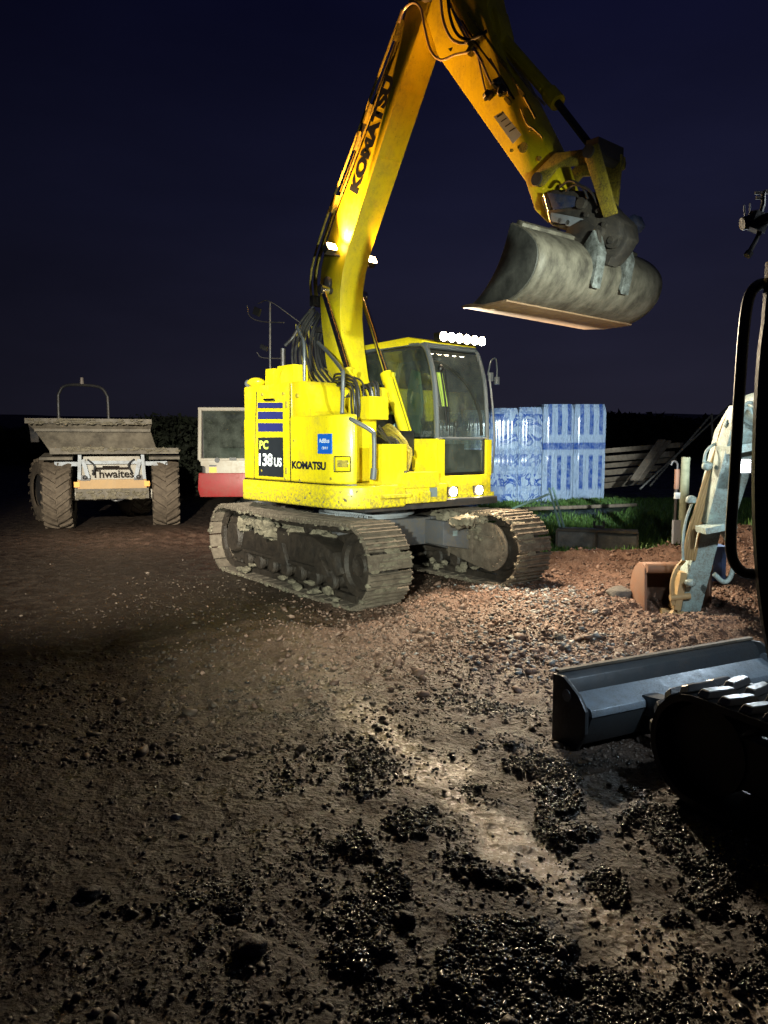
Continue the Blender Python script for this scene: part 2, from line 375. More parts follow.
def height(x, y, fine=True):
    r = np.hypot(x, y)
    z = .03*fbm(x*.35, y*.35, 3, 1)
    z = z + .34*sst(10.4, 15.5, y + .3*fbm(x*.5, y*.5, 2, 3))*sst(.6, 2.6, x)
    z = z + .17*gau(x, y, 2.5, 9.55, 1.2, .38, -.15)*(1+.4*fbm(x*3, y*3, 3, 22))
    z = z + .10*gau(x, y, 2.05, 6.9, .55, .3, .3) + .12*gau(x, y, 2.9, 6.15, .7, .3)
    z = z + .62*gau(x, y, 4.7, 8.9, 1.1, 1.0)*(1+.3*fbm(x*2, y*2, 3, 26)) + .22*gau(x, y, 3.7, 7.3, .7, .45)
    z = z - .06*gau(x, y, -.1, 8.9, 1.6, 1.6)
    ch = churn_lit_mask(x, y); rough = .25 + .75*ch
    if fine:
        k = np.clip(1.6 - r/30, .3, 1)
        z = z + .055*ch*fbm(x*3.2, y*3.2, 4, 51) + .020*(.5+ch)*fbm(x*11, y*11, 4, 61, .6)*k
        rg = 1 - np.abs(fbm(x*4.5, y*4.5, 3, 71)); z = z + .022*ch*rg
        gm = gravel_mask(x, y); z = z + .014*gm*(.5+.5*fbm(x*22, y*22, 2, 81)) + .010*gm + (.012*fbm(x*6.1, y*6.1, 4, 83, .5) + .004*fbm(x*31, y*31, 2, 87))*(1-.6*pm_(x, y))*np.clip(1.4 - r/9, 0, 1)
        pm = path_mask(x, y); z = z - .006*pm
        # cleat prints pressed across the trodden strip
        z = z + .005*pm*np.sin((y*1.0 + x*.45)*58 + 5*fbm(x*3, y*3, 3, 93))*sst(-.3, .3, fbm(x*7, y*7, 3, 94))*sst(-.1, .3, fbm(x*1.4, y*1.4, 2, 91))
        # wheel ruts sweeping towards the dumper
        ru = sst(0, .4, .4 - np.abs(x + 1.6 + .45*(y-4)*.9)) + sst(0, .3, .3 - np.abs(x + 3.3 + .42*(y-4)))
        z = z - .025*ru*(1+.4*fbm(x*5, y*5, 2, 15))*sst(2.2, 3.5, y)
        # clods
        cl = vnoise(x*7.3, y*7.3, 101); z = z + .03*np.clip(cl-.55, 0, 1)*(.25+1.2*ch)
    hill = sst(28, 95, r)*4.2 + sst(60, 220, r)*5*(.6+.5*fbm(x*.02+5, y*.02, 3, 6))
    return z + hill
def gz(x, y): return float(height(np.array([float(x)]), np.array([float(y)]))[0])

def make_ground():
    th = np.concatenate([np.linspace(-180, -54, 40)[:-1], np.linspace(-54, 54, 760), np.linspace(54, 180, 40)[1:-1]])
    rr = np.concatenate([[.25, .5, .8], 1.1*np.exp(np.linspace(0, math.log(24/1.1), 760)), 24*np.exp(np.linspace(.03, math.log(700/24), 90))])
    T, Rr = np.meshgrid(np.radians(th), rr)
    X = np.sin(T)*Rr; Y = np.cos(T)*Rr
    Z = height(X, Y)
    nr, ntn = X.shape
    co = np.stack([X, Y, Z], -1).reshape(-1, 3)
    co = np.concatenate([co, [[0, 0, height(np.zeros(1), np.zeros(1))[0]]]])
    i, j = np.meshgrid(np.arange(nr-1), np.arange(ntn), indexing='ij'); j2 = (j+1) % ntn
    q = np.stack([i*ntn+j, i*ntn+j2, (i+1)*ntn+j2, (i+1)*ntn+j], -1).reshape(-1, 4)[:, ::-1]
    jj = np.arange(ntn); tri = np.stack([np.full(ntn, nr*ntn), (jj+1) % ntn, jj], -1)[:, ::-1]
    nl = q.size + tri.size
    me = bpy.data.meshes.new('ground'); me.vertices.add(len(co)); me.vertices.foreach_set('co', co.ravel())
    me.loops.add(nl); me.loops.foreach_set('vertex_index', np.concatenate([q.ravel(), tri.ravel()]))
    me.polygons.add(len(q)+len(tri))
    me.polygons.foreach_set('loop_start', np.concatenate([np.arange(len(q))*4, q.size + np.arange(len(tri))*3]))
    me.update(calc_edges=True); me.validate(); me.shade_smooth()
    x, y = co[:, 0], co[:, 1]
    for nm, val in (('gravel', gravel_mask(x, y)), ('trodden', path_mask(x, y)), ('churn_lit', churn_lit_mask(x, y)), ('turf', grass_mask(x, y))):
        a = me.attributes.new(nm, 'FLOAT', 'POINT'); a.data.foreach_set('value', np.asarray(val, dtype=np.float32))
    m, n, b = nt('earth'); co_ = coords(n)
    def attr(k):
        a = n.nodes.new('ShaderNodeAttribute'); a.attribute_name = k; return a.outputs['Fac']
    n0 = noise(n, co_, .9, 6, .6); n1 = noise(n, co_, 5, 10, .68); n2 = noise(n, co_, 32, 8, .7); n3 = noise(n, co_, 120, 4, .7)
    v = n.nodes.new('ShaderNodeTexVoronoi'); n.links.new(co_, v.inputs['Vector']); v.inputs['Scale'].default_value = 55
    v2 = n.nodes.new('ShaderNodeTexVoronoi'); n.links.new(co_, v2.inputs['Vector']); v2.inputs['Scale'].default_value = 22
    base = mixc(n, ramp(n, n1, [(.36, 0.), (.68, 1.)]), (.016, .010, .0065), (.058, .037, .023))
    base = mixc(n, ramp(n, n0, [(.42, 0.), (.60, .7)]), base, (.034, .022, .014))
    base = mixc(n, ramp(n, n2, [(.40, .55), (.62, 0.)]), base, (.008, .006, .005))
    red = mixc(n, ramp(n, n1, [(.35, 0.), (.65, 1.)]), (.060, .032, .022), (.17, .098, .068))  # reddish tone includes the lamps' warm light on the churned earth
    base = mixc(n, attr('churn_lit'), base, red)
    base = mixc(n, attr('trodden'), base, mixc(n, n2, (.11, .088, .062), (.24, .195, .145)))
    base = mixc(n, attr('gravel'), base, mixc(n, v.outputs['Color'], (.012, .011, .010), (.04, .035, .03)))
    chip = ramp(n, v.outputs['Distance'], [(.10, 1.), (.22, 0.)])
    cm = N(n, 'ShaderNodeMath', operation='MULTIPLY'); n.links.new(chip, cm.inputs[0]); n.links.new(ramp(n, n2, [(.50, 0.), (.60, .8)]), cm.inputs[1])
    base = mixc(n, cm.outputs[0], base, (.20, .16, .125))
    base = mixc(n, attr('turf'), base, mixc(n, ramp(n, n1, [(.3, 0.), (.7, 1.)]), (.018, .026, .010), (.035, .07, .018)))
    n.links.new(base, b.inputs['Base Color'])
    wet = ramp(n, n1, [(.36, .26), (.60, .72)])
    n.links.new(mixc(n, attr('gravel'), mixc(n, attr('trodden'), wet, ramp(n, n2, [(.3, .14), (.7, .34)])), (.24, .24, .24)), b.inputs['Roughness'])
    b.inputs['IOR'].default_value = 1.42
    def soft(v_):
        q = n.nodes.new('ShaderNodeMapRange'); n.links.new(attr('trodden'), q.inputs[0]); q.inputs[3].default_value = v_; q.inputs[4].default_value = v_*.35; return q.outputs[0]
    p = bumpn(n, b, n2, .9, .02); n.links.new(soft(.9), p.node.inputs['Strength']); p = bumpn(n, b, v.outputs['Distance'], .55, .012, p); n.links.new(soft(.55), p.node.inputs['Strength']); p = bumpn(n, b, v2.outputs['Distance'], .35, .02, p); bumpn(n, b, n3, .5, .004, p)
    me.materials.append(m)
    o = bpy.data.objects.new('ground', me); COL.objects.link(o); o['kind'] = 'structure'
make_ground()

ICO = None
def ico_arrays(sub=1):
    bm = bmesh.new(); bmesh.ops.create_icosphere(bm, subdivisions=sub, radius=1)
    v = np.array([x.co[:] for x in bm.verts]); f = np.array([[q.index for q in x.verts] for x in bm.faces]); bm.free(); return v, f
def scatter(name, x, y, size, mat, label, cat, flat=.6, sub=1, sink=.25, group=None, wide=.35, z=None):
    v, f = ico_arrays(sub); n = len(x)
    P = v[None]*(1 + rng.uniform(-.55, .35, (n, len(v), 1)))
    P = P*np.stack([size*rng.uniform(1-wide, 1+wide, n), size*rng.uniform(.6, 1.1, n), size*rng.uniform(.4, flat+.2, n)], -1)[:, None]
    a = rng.uniform(0, 6.28, n); tl = rng.normal(0, .35, n)
    ct, st = np.cos(tl)[:, None], np.sin(tl)[:, None]
    X, Y, Z = P[..., 0]*ct - P[..., 2]*st, P[..., 1], P[..., 0]*st + P[..., 2]*ct
    c, s = np.cos(a)[:, None], np.sin(a)[:, None]
    zz = height(x, y) if z is None else z
    W = np.stack([X*c - Y*s + x[:, None], X*s + Y*c + y[:, None], Z + (zz + size*(.45-sink))[:, None]], -1)
    F_ = (f[None] + (np.arange(n)*len(v))[:, None, None]).reshape(-1, 3)
    me = bpy.data.meshes.new(name); me.vertices.add(n*len(v)); me.vertices.foreach_set('co', W.ravel())
    me.loops.add(F_.size); me.loops.foreach_set('vertex_index', F_.ravel()); me.polygons.add(len(F_))
    me.polygons.foreach_set('loop_start', np.arange(len(F_))*3); me.update(calc_edges=True)
    me.materials.append(mat)
    o = bpy.data.objects.new(name, me); COL.objects.link(o); o['kind'] = 'stuff'; o['label'] = label; o['category'] = cat
    return o
def stone_mat(name, c1, c2, rough):
    m, n, b = nt(name); g = n.nodes.new('ShaderNodeNewGeometry')
    co = coords(n)
    n.links.new(mixc(n, g.outputs['Random Per Island'], c1, c2), b.inputs['Base Color'])
    n2 = noise(n, co, 60, 5); rr = n.nodes.new('ShaderNodeMapRange'); n.links.new(n2, rr.inputs[0]); rr.inputs[3].default_value = rough-.1; rr.inputs[4].default_value = rough+.2
    n.links.new(rr.outputs[0], b.inputs['Roughness']); bumpn(n, b, n2, .5, .004); return m
def pick(n, xr, yr, fn, gamma=1., near=1.6):
    """random ground spots, more of them close to the camera, kept where fn allows"""
    ox, oy = [], []; c = 0
    while c < n:
        u = rng.uniform(0, 1, n*3); yy = yr[0]*(yr[1]/yr[0])**(u**near); xx = rng.uniform(-1, 1, n*3)*np.maximum(.62*yy, .5)
        k = (rng.uniform(0, 1, n*3) < fn(xx, yy)) & (xx > xr[0]) & (xx < xr[1])
        ox.append(xx[k]); oy.append(yy[k]); c += k.sum()
    return np.concatenate(ox)[:n], np.concatenate(oy)[:n]
x, y = pick(34000, (-9, 9), (1.5, 6.5), lambda x, y: gravel_mask(x, y)**1.1)
scatter('wet_gravel', x, y, np.clip(rng.lognormal(-5.4, .55, len(x)), .002, .018), stone_mat('wet_stone', (.005, .005, .005), (.032, .027, .022), .22), 'black wet gravel strewn over the mud in the foreground', 'gravel', .7, 1)
x, y = pick(6000, (-3, 4), (3.6, 9), lambda x, y: np.clip(.4+.7*fbm(x*1.3, y*1.3, 3, 46), 0, 1), near=1.)
scatter('crumbled_earth', x, y, np.clip(rng.lognormal(-4.6, .5, len(x)), .005, .045), stone_mat('earth_lump', (.022, .015, .010), (.075, .052, .036), .6), 'crumbled brown earth strewn in front of the yellow machine', 'earth', .7, 1, sink=.45)
xg, yg = pick(13000, (-9, 9), (1.5, 7), lambda x, y: np.clip(.35+.9*fbm(x*1.7, y*1.7, 4, 48), .03, 1)*(1-.85*path_mask(x, y)), near=1.3)
scatter('mud_grains', xg, yg, np.clip(rng.lognormal(-5.4, .5, len(xg)), .002, .016), stone_mat('mud_grain', (.014, .010, .007), (.055, .040, .028), .45), 'fine crumbs of wet brown mud over the foreground', 'mud', .7, 1, sink=.35)
x, y = pick(2600, (-9, 9), (1.5, 12), lambda x, y: .3+.4*fbm(x*.8, y*.8, 3, 44))
scatter('loose_stones', x, y, np.clip(rng.lognormal(-5.0, .5, len(x)), .003, .03), stone_mat('brown_stone', (.03, .022, .016), (.13, .10, .075), .5), 'small brown stones pressed into the muddy yard', 'stones', .6, 1)
x, y = pick(16000, (-2, 6), (4.2, 10.5), lambda x, y: churn_lit_mask(x, y)**1.5*.8, near=.8)
scatter('churned_rubble', x, y, np.clip(rng.lognormal(-4.65, .55, len(x)), .005, .055), stone_mat('red_stone', (.060, .032, .022), (.20, .125, .09), .6), 'reddish broken rubble churned up around the digging', 'rubble', .6, 1)
def chips(x, y): return np.clip(gau(x, y, 1.75, 7.7, .35, .28) + .8*gau(x, y, 1.55, 6.9, .35, .4) + .8*gau(x, y, 1.25, 8.15, .3, .2) + .35*gau(x, y, 1.2, 5.6, .6, .6), 0, 1)
x, y = pick(1500, (-2, 6), (4.5, 9.5), lambda x, y: chips(x, y), near=.8)
scatter('grey_chippings', x, y, np.clip(rng.lognormal(-4.3, .4, len(x)), .008, .04), stone_mat('grey_stone', (.10, .105, .105), (.30, .31, .31), .6), 'pale grey stone chippings spilled in front of the right track', 'chippings', .6, 1)

def blades(name, n, xr, yr, h, c1, c2, label):
    x = rng.uniform(*xr, n*4); y = rng.uniform(*yr, n*4)
    k = rng.uniform(0, 1, n*4) < grass_mask(x, y)*sst(-.35, .25, fbm(x*1.3, y*1.3, 3, 77)+.15); x, y = x[k][:n], y[k][:n]; n = len(x)
    z = height(x, y); a = rng.uniform(0, 6.28, n); L = h*rng.uniform(.5, 1.3, n); w = .006 + .004*rng.uniform(0, 1, n)
    dx, dy = np.cos(a), np.sin(a); le = rng.uniform(.1, .7, n)*L
    P = np.stack([np.stack([x - dy*w, y + dx*w, z], -1), np.stack([x + dy*w, y - dx*w, z], -1),
                  np.stack([x + dx*le*.4 + dy*w*.7, y + dy*le*.4 - dx*w*.7, z + L*.6], -1), np.stack([x + dx*le*.4 - dy*w*.7, y + dy*le*.4 + dx*w*.7, z + L*.6], -1),
                  np.stack([x + dx*le, y + dy*le, z + L*.95], -1)], 1)
    b0 = np.arange(n)*5
    tri = np.stack([np.stack([b0, b0+1, b0+2], -1), np.stack([b0, b0+2, b0+3], -1), np.stack([b0+3, b0+2, b0+4], -1)], 1).reshape(-1, 3)
    me = bpy.data.meshes.new(name); me.vertices.add(n*5); me.vertices.foreach_set('co', P.ravel())
    me.loops.add(tri.size); me.loops.foreach_set('vertex_index', tri.ravel()); me.polygons.add(len(tri)); me.polygons.foreach_set('loop_start', np.arange(len(tri))*3)
    me.update(calc_edges=True); me.materials.append(stone_mat(name, c1, c2, .55))
    o = bpy.data.objects.new(name, me); COL.objects.link(o); tag(o, label, 'grass', kind='stuff')
blades('grass', 42000, (.8, 8.5), (8.8, 16.5), .085, (.035, .08, .014), (.11, .22, .045), 'rough green grass growing on the bank behind the diggings')
#@@EXCAVATOR
# ------------------------------------------------------------------ the big yellow excavator
X0 = thing('tracked_excavator', 'large yellow tracked excavator with its boom raised and a wide bucket held in the air', 'excavator', (SC.x, SC.y, gz(-1.2, 7.9)*.3), -YAW)
UR = (0, 0, R(-3.4))
def loop_pts(L, r, zc, n, sag=.0):
    """points and headings round a track of half length L between wheel centres"""
    per = 4*L + 2*math.pi*r; out = []
    for i in range(n):
        s = per*i/n
        if s < 2*L: out.append((-L + s, zc + r - sag*math.sin(math.pi*s/(2*L)), 0.))
        elif s < 2*L + math.pi*r: t = (s-2*L)/r; out.append((L + r*math.sin(t), zc + r*math.cos(t), t))
        elif s < 4*L + math.pi*r: out.append((L - (s-2*L-math.pi*r), zc - r, math.pi))
        else: t = (s-4*L-math.pi*r)/r; out.append((-L - r*math.sin(t), zc - r*math.cos(t), math.pi + t))
    return out
TL, TR, TZ = 1.40, .395, .415
def steel_track(y):
    b = MB(); P = loop_pts(TL, TR, TZ, 46, .03)
    for k, (x, z, t) in enumerate(P):
        j = (random.random()-.5)*.02
        b.box((x, y + random.uniform(-.006, .006), z), (.154, .50, .022), (0, t + j*1.6, random.uniform(-.006, .006)))
        for g, gh in ((-.062, .026), (-.005, .018), (.052, .026)):   # grouser ribs
            c = Vector((x, 0, z)) + Vector((math.cos(t)*g + math.sin(t)*.017, 0, -math.sin(t)*g + math.cos(t)*.017))
            b.box((c.x, y, c.z), (.017, .49, gh + .012), (0, t, 0))
    tr = b.build('track', 'track_mud', X0, rot=UR)
    c = MB()                                   # link chain under the shoes
    for k, (x, z, t) in enumerate(loop_pts(TL, TR-.045, TZ, 46, .03)):
        for yy in (-.075, .075): c.box((x, y+yy, z), (.165, .045, .075), (0, t, 0))
    c.build('link_chain', 'dark_mud', tr)
    return tr
def track_frame(y, sgn):
    b = MB()
    b.prism([(-1.15, .30), (-1.05, .52), (-.35, .62), (.6, .62), (1.0, .50), (1.15, .30), (1.0, .24), (-1.0, .24)], y-.13, y+.13, .015)
    for s in (-1, 1):
        b.prism([(-.25, .26), (.15, .26), (.02, .50)], y + s*.135, y + s*.19, .004)
        b.prism([(.62, .26), (1.0, .26), (.86, .42)], y + s*.135, y + s*.19, .004)
    b.box((-.02, y, .30), (2.0, .34, .03), bev=.006)
    fr = b.build('track_frame', 'dark_mud', X0, rot=UR)
    for i in range(7):
        w = MB(); x = -.96 + i*.32
        w.lathe((x, y-.15, .20), (0, 1, 0), [(0, 0), (.07, 0), (.095, .02), (.095, .06), (.075, .08), (.075, .22), (.095, .24), (.095, .28), (.07, .30), (0, .30)], 20)
        w.build('roller', 'dark_mud', fr)
    w = MB(); w.lathe((TL, y-.10, TZ), (0, 1, 0), [(0, .02), (.10, .0), (.11, .03), (.24, .05), (.26, .01), (.32, .01), (.335, .10), (.32, .19), (.26, .19), (.24, .15), (.11, .17), (.10, .20), (0, .18)], 32)
    w.build('idler', 'dark_mud', fr)
    w = MB()
    w.lathe((-TL, y-.12, TZ), (0, 1, 0), [(0, 0), (.17, 0), (.19, .03), (.19, .09), (.30, .10), (.30, .14), (.19, .15), (.19, .22), (0, .24)], 32)
    for k in range(21):
        a = 2*math.pi*k/21; w.box((-TL + .315*math.cos(a), y, TZ + .315*math.sin(a)), (.05, .05, .045), (0, -a, 0), taper=(.6, 1))
    w.build('sprocket', 'dark_mud', fr)
    w = MB(); w.cyl((.35, y-.06, .69), (.35, y+.06, .69), .06); w.build('carrier_roller', 'dark_mud', fr)
    # rounded guard plate closing the frame at the idler
    w = MB()
    arc = [(1.28 + .29*math.cos(t), .43 + .28*math.sin(t)) for t in np.linspace(-1.45, 1.45, 14)]
    w.prism([(.55, .60), (.55, .30), (1.05, .19)] + arc + [(1.05, .70)], y - sgn*.20, y - sgn*.17, .006)
    for q in (.62, 1.02): w.box((q, y - sgn*.212, .43), (.02, .02, .36), bev=.004)
    w.box((1.2, y - sgn*.208, .56), (.34, .015, .02), (0, .1, 0), bev=.003)
    for k in range(9):
        a_ = -1.2 + k*.3; w.cyl((1.28 + .24*math.cos(a_), y - sgn*.20, .43 + .23*math.sin(a_)), (1.28 + .24*math.cos(a_), y - sgn*.222, .43 + .23*math.sin(a_)), .014, seg=6)
    g = w.build('guard_plate', 'track_mud' if sgn > 0 else 'dark_mud', fr)
    if sgn > 0:
        w = MB()
        for k in range(16): w.blob((.9 + random.uniform(-.2, .45), y - sgn*.215, .62 + random.uniform(-.05, .04) - .1*(k > 10)), (random.uniform(.02, .07), .018, random.uniform(.02, .05)), k+70, .8, 2)
        w.build('caked_mud', 'frame_mud', fr, smooth=60)['kind'] = 'stuff'
    return fr
for sgn in (-1, 1):
    steel_track(sgn*.995); fr = track_frame(sgn*.995, sgn)
    m = MB()
    for k in range(16):
        t = k/15; m.blob((-1.15 + 1.7*t + random.uniform(-.05, .05), sgn*.995 + random.uniform(-.17, .17), .62 + random.uniform(-.05, .04)), (random.uniform(.06, .16), .09, random.uniform(.05, .12)), k+sgn*3, .6)
    for k in range(22):
        m.blob((random.uniform(-1.2, 1.2), sgn*.995 + random.choice((-1, 1))*random.uniform(.13, .22), .05 + random.uniform(0, .10)), (random.uniform(.04, .10), .04, random.uniform(.02, .05)), k+40, .6, 2)
    m.build('caked_mud', 'frame_mud', fr, smooth=60)['kind'] = 'stuff'
# mud crusted along the track's edges
for sgn in (-1, 1):
    m = MB()
    for k, (x, z, t) in enumerate(loop_pts(TL, TR+.004, TZ, 190, .03)):
        if random.random() < .85:
            s = random.uniform(.010, .028)
            yy = sgn*.995 + random.choice((-1, 1))*random.uniform(.225, .262)
            m.blob((x + random.uniform(-.02, .02), yy, z + random.uniform(-.02, .01)), (s*1.5, s*.7, s*.8), k, .9, 2)
    for k in range(150):   # mud packed between the grousers
        P_ = loop_pts(TL, TR+.014, TZ, 500, .03); x, z, t = P_[random.randrange(500)]
        s = random.uniform(.02, .055)
        q = MB(); q.blob((0, 0, 0), (s, s*1.6, .012), k+300, .9, 2); q.xf(Matrix.Translation((x, sgn*.995 + random.uniform(-.2, .2), z)) @ Matrix.Rotation(t, 4, 'Y'))
        me_ = bpy.data.meshes.new('q'); q.bm.to_mesh(me_); q.bm.free(); m.bm.from_mesh(me_); bpy.data.meshes.remove(me_)
    m.build('edge_mud', 'frame_mud', X0, smooth=60, rot=UR)['kind'] = 'stuff'
b = MB()   # centre frame: box body with four legs down to the track frames
b.prism([(-.62, -.5), (-.3, -.66), (.3, -.66), (.62, -.5), (.62, .5), (.3, .66), (-.3, .66), (-.62, .5)], .42, .74, .02, 'xy')
for sx in (-1, 1):
    for sy in (-1, 1):
        b.prism([(.42*sy, .44), (.42*sy, .74), (.62*sy, .74), (.90*sy, .58), (.90*sy, .30)], .42*sx - .17, .42*sx + .17, .015, 'yz')
b.prism([(.40, .44), (.40, .72), (.84, .70), (.84, .36)], .50, .95, .012, 'yz')
uc = b.build('chassis_frame', 'grey_paint', X0, rot=UR)
b = MB(); b.box((.7, .962, .62), (.075, .004, .055)); 
s_ = MB(); s_.box((.953, .58, .57), (.004, .07, .06)); s_.build('sticker', 'sticker_dull', uc)
b.bm.free()
b = MB(); b.cyl((0, 0, .74), (0, 0, .90), .52, seg=48); b.cyl((0, 0, .77), (0, 0, .80), .58, seg=48)
b.build('slew_ring', 'light_grey_paint', X0)
b = MB()   # boarding step with saw-tooth treads beside the ring
b.box((.62, -.70, .80), (.44, .22, .02)); b.box((.62, -.80, .74), (.44, .02, .12), bev=.004)
for k in range(11):
    for j in range(3): b.cyl((.43+k*.038, -.78+j*.07, .81), (.43+k*.038, -.78+j*.07, .84), .012, .007, 8)
b.build('boarding_step', 'light_grey_paint', X0)
b = MB()
for k in range(7): b.blob((1.0 + random.uniform(-.2, .3), .5+random.uniform(-.15, .3), .73 + random.uniform(-.03, .03)), (.10, .09, .07), k+9, .5)
b.build('mud_lump', 'frame_mud', X0, smooth=60)['kind'] = 'stuff'

# --- upper structure
def outline(r, rs, ff, fr=.36):
    """plan outline: round tail of radius r, flanks at +-rs, front at ff with rounded right corner"""
    P = []
    a0 = math.asin(rs/r)
    for t in np.linspace(math.pi - a0, -(math.pi - a0) + 2*math.pi, 41): P.append((r*math.cos(t), r*math.sin(t)))
    # now at right flank (-rs)
    P.append((ff - fr, -rs))
    for t in np.linspace(-math.pi/2, 0, 12)[1:]: P.append((ff - fr + fr*math.cos(t), -rs + fr + fr*math.sin(t)))
    return P
O_out = outline(1.46, 1.19, 1.20)
def skin_prism(b, P, y_in, z0, z1, bev):
    b.prism(P + [(P[-1][0], y_in), (P[0][0], y_in)], z0, z1, bev, 'xy', 3)
# base deck
b = MB(); b.prism([(-1.2, -.9), (1.1, -.9), (1.1, 1.12), (.9, 1.16), (-.8, 1.16), (-1.2, .9)], .90, .985, .01, 'xy'); deck = b.build('deck', 'dark_metal', X0)
def recessed(P, back=.72):
    P = P[:-4]; return P + [(P[-1][0] - .05, P[-1][1] + .04), (back, P[-1][1] + .06)]
P1 = outline(1.48, 1.215, 1.20)
b = MB(); skin_prism(b, [p for p in P1], -.42, .945, 1.185, .03)
skirt = b.build('counterweight', 'yellow_paint', X0)
P2 = recessed(outline(1.455, 1.185, 1.18))
b = MB(); skin_prism(b, P2, -.42, 1.192, 1.90, .05)
body = b.build('side_panel', 'yellow_paint', X0)
# raised engine hood at the back, sloping down at its front edge
b = MB()
back = [p for p in outline(1.445, 1.178, 1.2) if p[0] < .12 and True]
b.prism([p for p in back] + [(.18, -1.178), (.18, .95), (-.9, .95)], 1.88, 2.27, .06, 'xy', 4)
b.prism([(.17, 1.86), (.17, 2.27), (.37, 2.265), (.44, 2.20), (.50, 2.04), (.58, 1.94), (.72, 1.885), (.72, 1.86)], -1.17, -.72, .03)
hood = b.build('engine_hood', 'yellow_paint', X0)
b = MB(); b.box((.60, -.56, 1.98), (.62, .26, .24), bev=.02); b.build('tool_box', 'yellow_paint', X0)
b = MB(); b.box((.20, -.2, 1.35), (.9, .76, .8)); b.box((-.1, .1, 1.85), (.7, .8, .2)); b.build('inner_bay', 'black_paint', X0)
# seams and panel lines (thin dark grooves standing in real gaps)
for l0 in (sp(290, 440, -1.19).x,):
    b = MB(); b.box((l0, -1.187, 1.55), (.012, .004, .72)); b.box((l0, -1.18, 2.07), (.010, .006, .36)); b.build('panel_seam', 'black_paint', body)
b = MB()
PS = P2[:-2]; b.strip([Vector((p[0]*1.0008, p[1]*1.002, 1.184)) for p in PS], [Vector((p[0]*1.0008, p[1]*1.002, 1.196)) for p in PS]); b.build('seam_line', 'black_paint', body)
# hood boxes (air intakes), mirror, mast, pipes
b = MB(); b.box((-.47, -.95, 2.36), (.17, .22, .20), bev=.02, taper=(.93, .93)); b.build('intake_box', 'yellow_paint', hood)
b = MB(); b.box((-.10, -.98, 2.37), (.34, .20, .20), bev=.02, taper=(.93, .93)); b.cyl((-.05, -.98, 2.27), (-.02, -.98, 2.28), .2, seg=24); b.build('intake_box', 'yellow_paint', hood)
mp = sp(263, 383, -1.0)
b = MB(); b.blob((mp.x-.02, -1.08, 2.32), (.13, .10, .055), 3, .06, 3); b.cyl((mp.x-.02, -1.05, 2.25), (mp.x-.02, -1.05, 2.30), .03); b.build('rear_camera_hood', 'yellow_paint', X0)
b = MB(); b.blob((mp.x-.13, -1.12, 2.31), (.045, .05, .05), 5, .05, 2); b.build('camera_lens', 'cab_grey', X0)
m0 = sp(270, 386, -.98); m1 = sp(270, 302, -.98)
b = MB(); b.tube([m0, m1], .012, 8, 0)
b.tube([sp(247, 305, -.98), sp(250, 316, -.98), sp(262, 321, -.98), sp(284, 322, -.98)], .007, 6)
b.tube([sp(258, 303, -.98), sp(270, 301, -.98), sp(300, 322, -.7)], .006, 6)
b.tube([sp(257, 352, -.98), sp(262, 357, -.98), sp(280, 358, -.98)], .007, 6)
b.build('mirror_mast', 'dark_metal', X0)
for (u, v, w, h_) in ((257, 311, .05, .09), (264, 347, .07, .05)):
    q = sp(u, v, -1.0); b = MB(); b.box(q, (.10, .03, h_), (0, .4, .3), bev=.01); b.build('mirror', 'black_paint', X0)
q = sp(283, 372, -.9); r_ = sp(283, 348, -.9)
b = MB(); b.tube([q, r_], .028, 10, 0); b.tube([sp(283, 384, -.9), q], .05, 10, 0); b.tube([sp(285, 345, -.9), sp(292, 338, -.85), sp(297, 330, -.8)], .02, 8); b.build('exhaust', 'dark_metal', X0)
b = MB()
b.tube([sp(304, 386, -.95), sp(304, 345, -.95), sp(301, 335, -.9), sp(297, 326, -.85)], .017, 8); b.build('hand_rail', 'cab_grey', X0)
b = MB()
b.tube([sp(318, 342, -.62), sp(328, 352, -.75), sp(341, 368, -.95), sp(343, 376, -1.0), sp(342, 412, -1.0), sp(342, 416, -1.02)], .021, 10)
b.tube([sp(342, 414, -1.02), sp(352, 419, -1.06), sp(371, 430, -.93), sp(374, 438, -.9), sp(374, 472, -.9)], .022, 10)
b.tube([sp(374, 468, -.9), sp(373, 479, -.92)], .032, 10, 0)
b.tube([sp(320, 419, -1.1), sp(340, 415, -1.05)], .016, 8, 0); b.blob(sp(322, 419, -1.1), (.05, .03, .03), 2, .3, 2)
b.build('hand_rail', 'hose_grey', X0)
# decals on the flank
nx = -1.192
def flank(u, v): p = sp(u, v, nx); return p
for k, (v0, v1) in enumerate(((402, 407.5), (411, 418.5), (422.5, 431))):
    # stripes wrap round the tail: follow the outline
    A, B = [], []
    for u in np.linspace(258, 283, 9):
        r = ray(u, 420); best = None
        for t in np.linspace(4, 12, 1600):
            p = Vector((r.x, r.y))*(t/r.y); a = (p-SC).dot(FW); l = (p-SC).dot(LF)
            inside = (a*a + l*l < 1.458**2 and a < -.846) or (a >= -.846 and l > -1.188)
            if inside: best = (a, l, p); break
        a, l, p = best; n_ = Vector((a, l)).normalized() if a < -.846 else Vector((0, -1))
        dirx = Vector((a, l)) + n_*.003
        A.append(Vector((dirx.x, dirx.y, at(u, v1, p.y).z))); B.append(Vector((dirx.x, dirx.y, at(u, v0, p.y).z)))
    b = MB(); b.strip(A, B); b.build('stripe_decal', 'decal_blue', body, smooth=60)
    if k == 0:
        A2 = [Vector((q.x, q.y, at(270, 437, 8.6).z + (q.z-A[0].z)*0)) for q in A]; B2 = [Vector((q.x, q.y, 1.235)) for q in A]
        b = MB(); b.strip(B2, A2); pl = b.build('model_panel', 'decal_dark', body, smooth=60); PA = A
d = (PA[-1] - PA[0]); d.z = 0; W = d.length; nrm2 = d.normalized()
def onflank(fr, z): return PA[0] + d*fr + Vector((0, 0, z - PA[0].z)) 
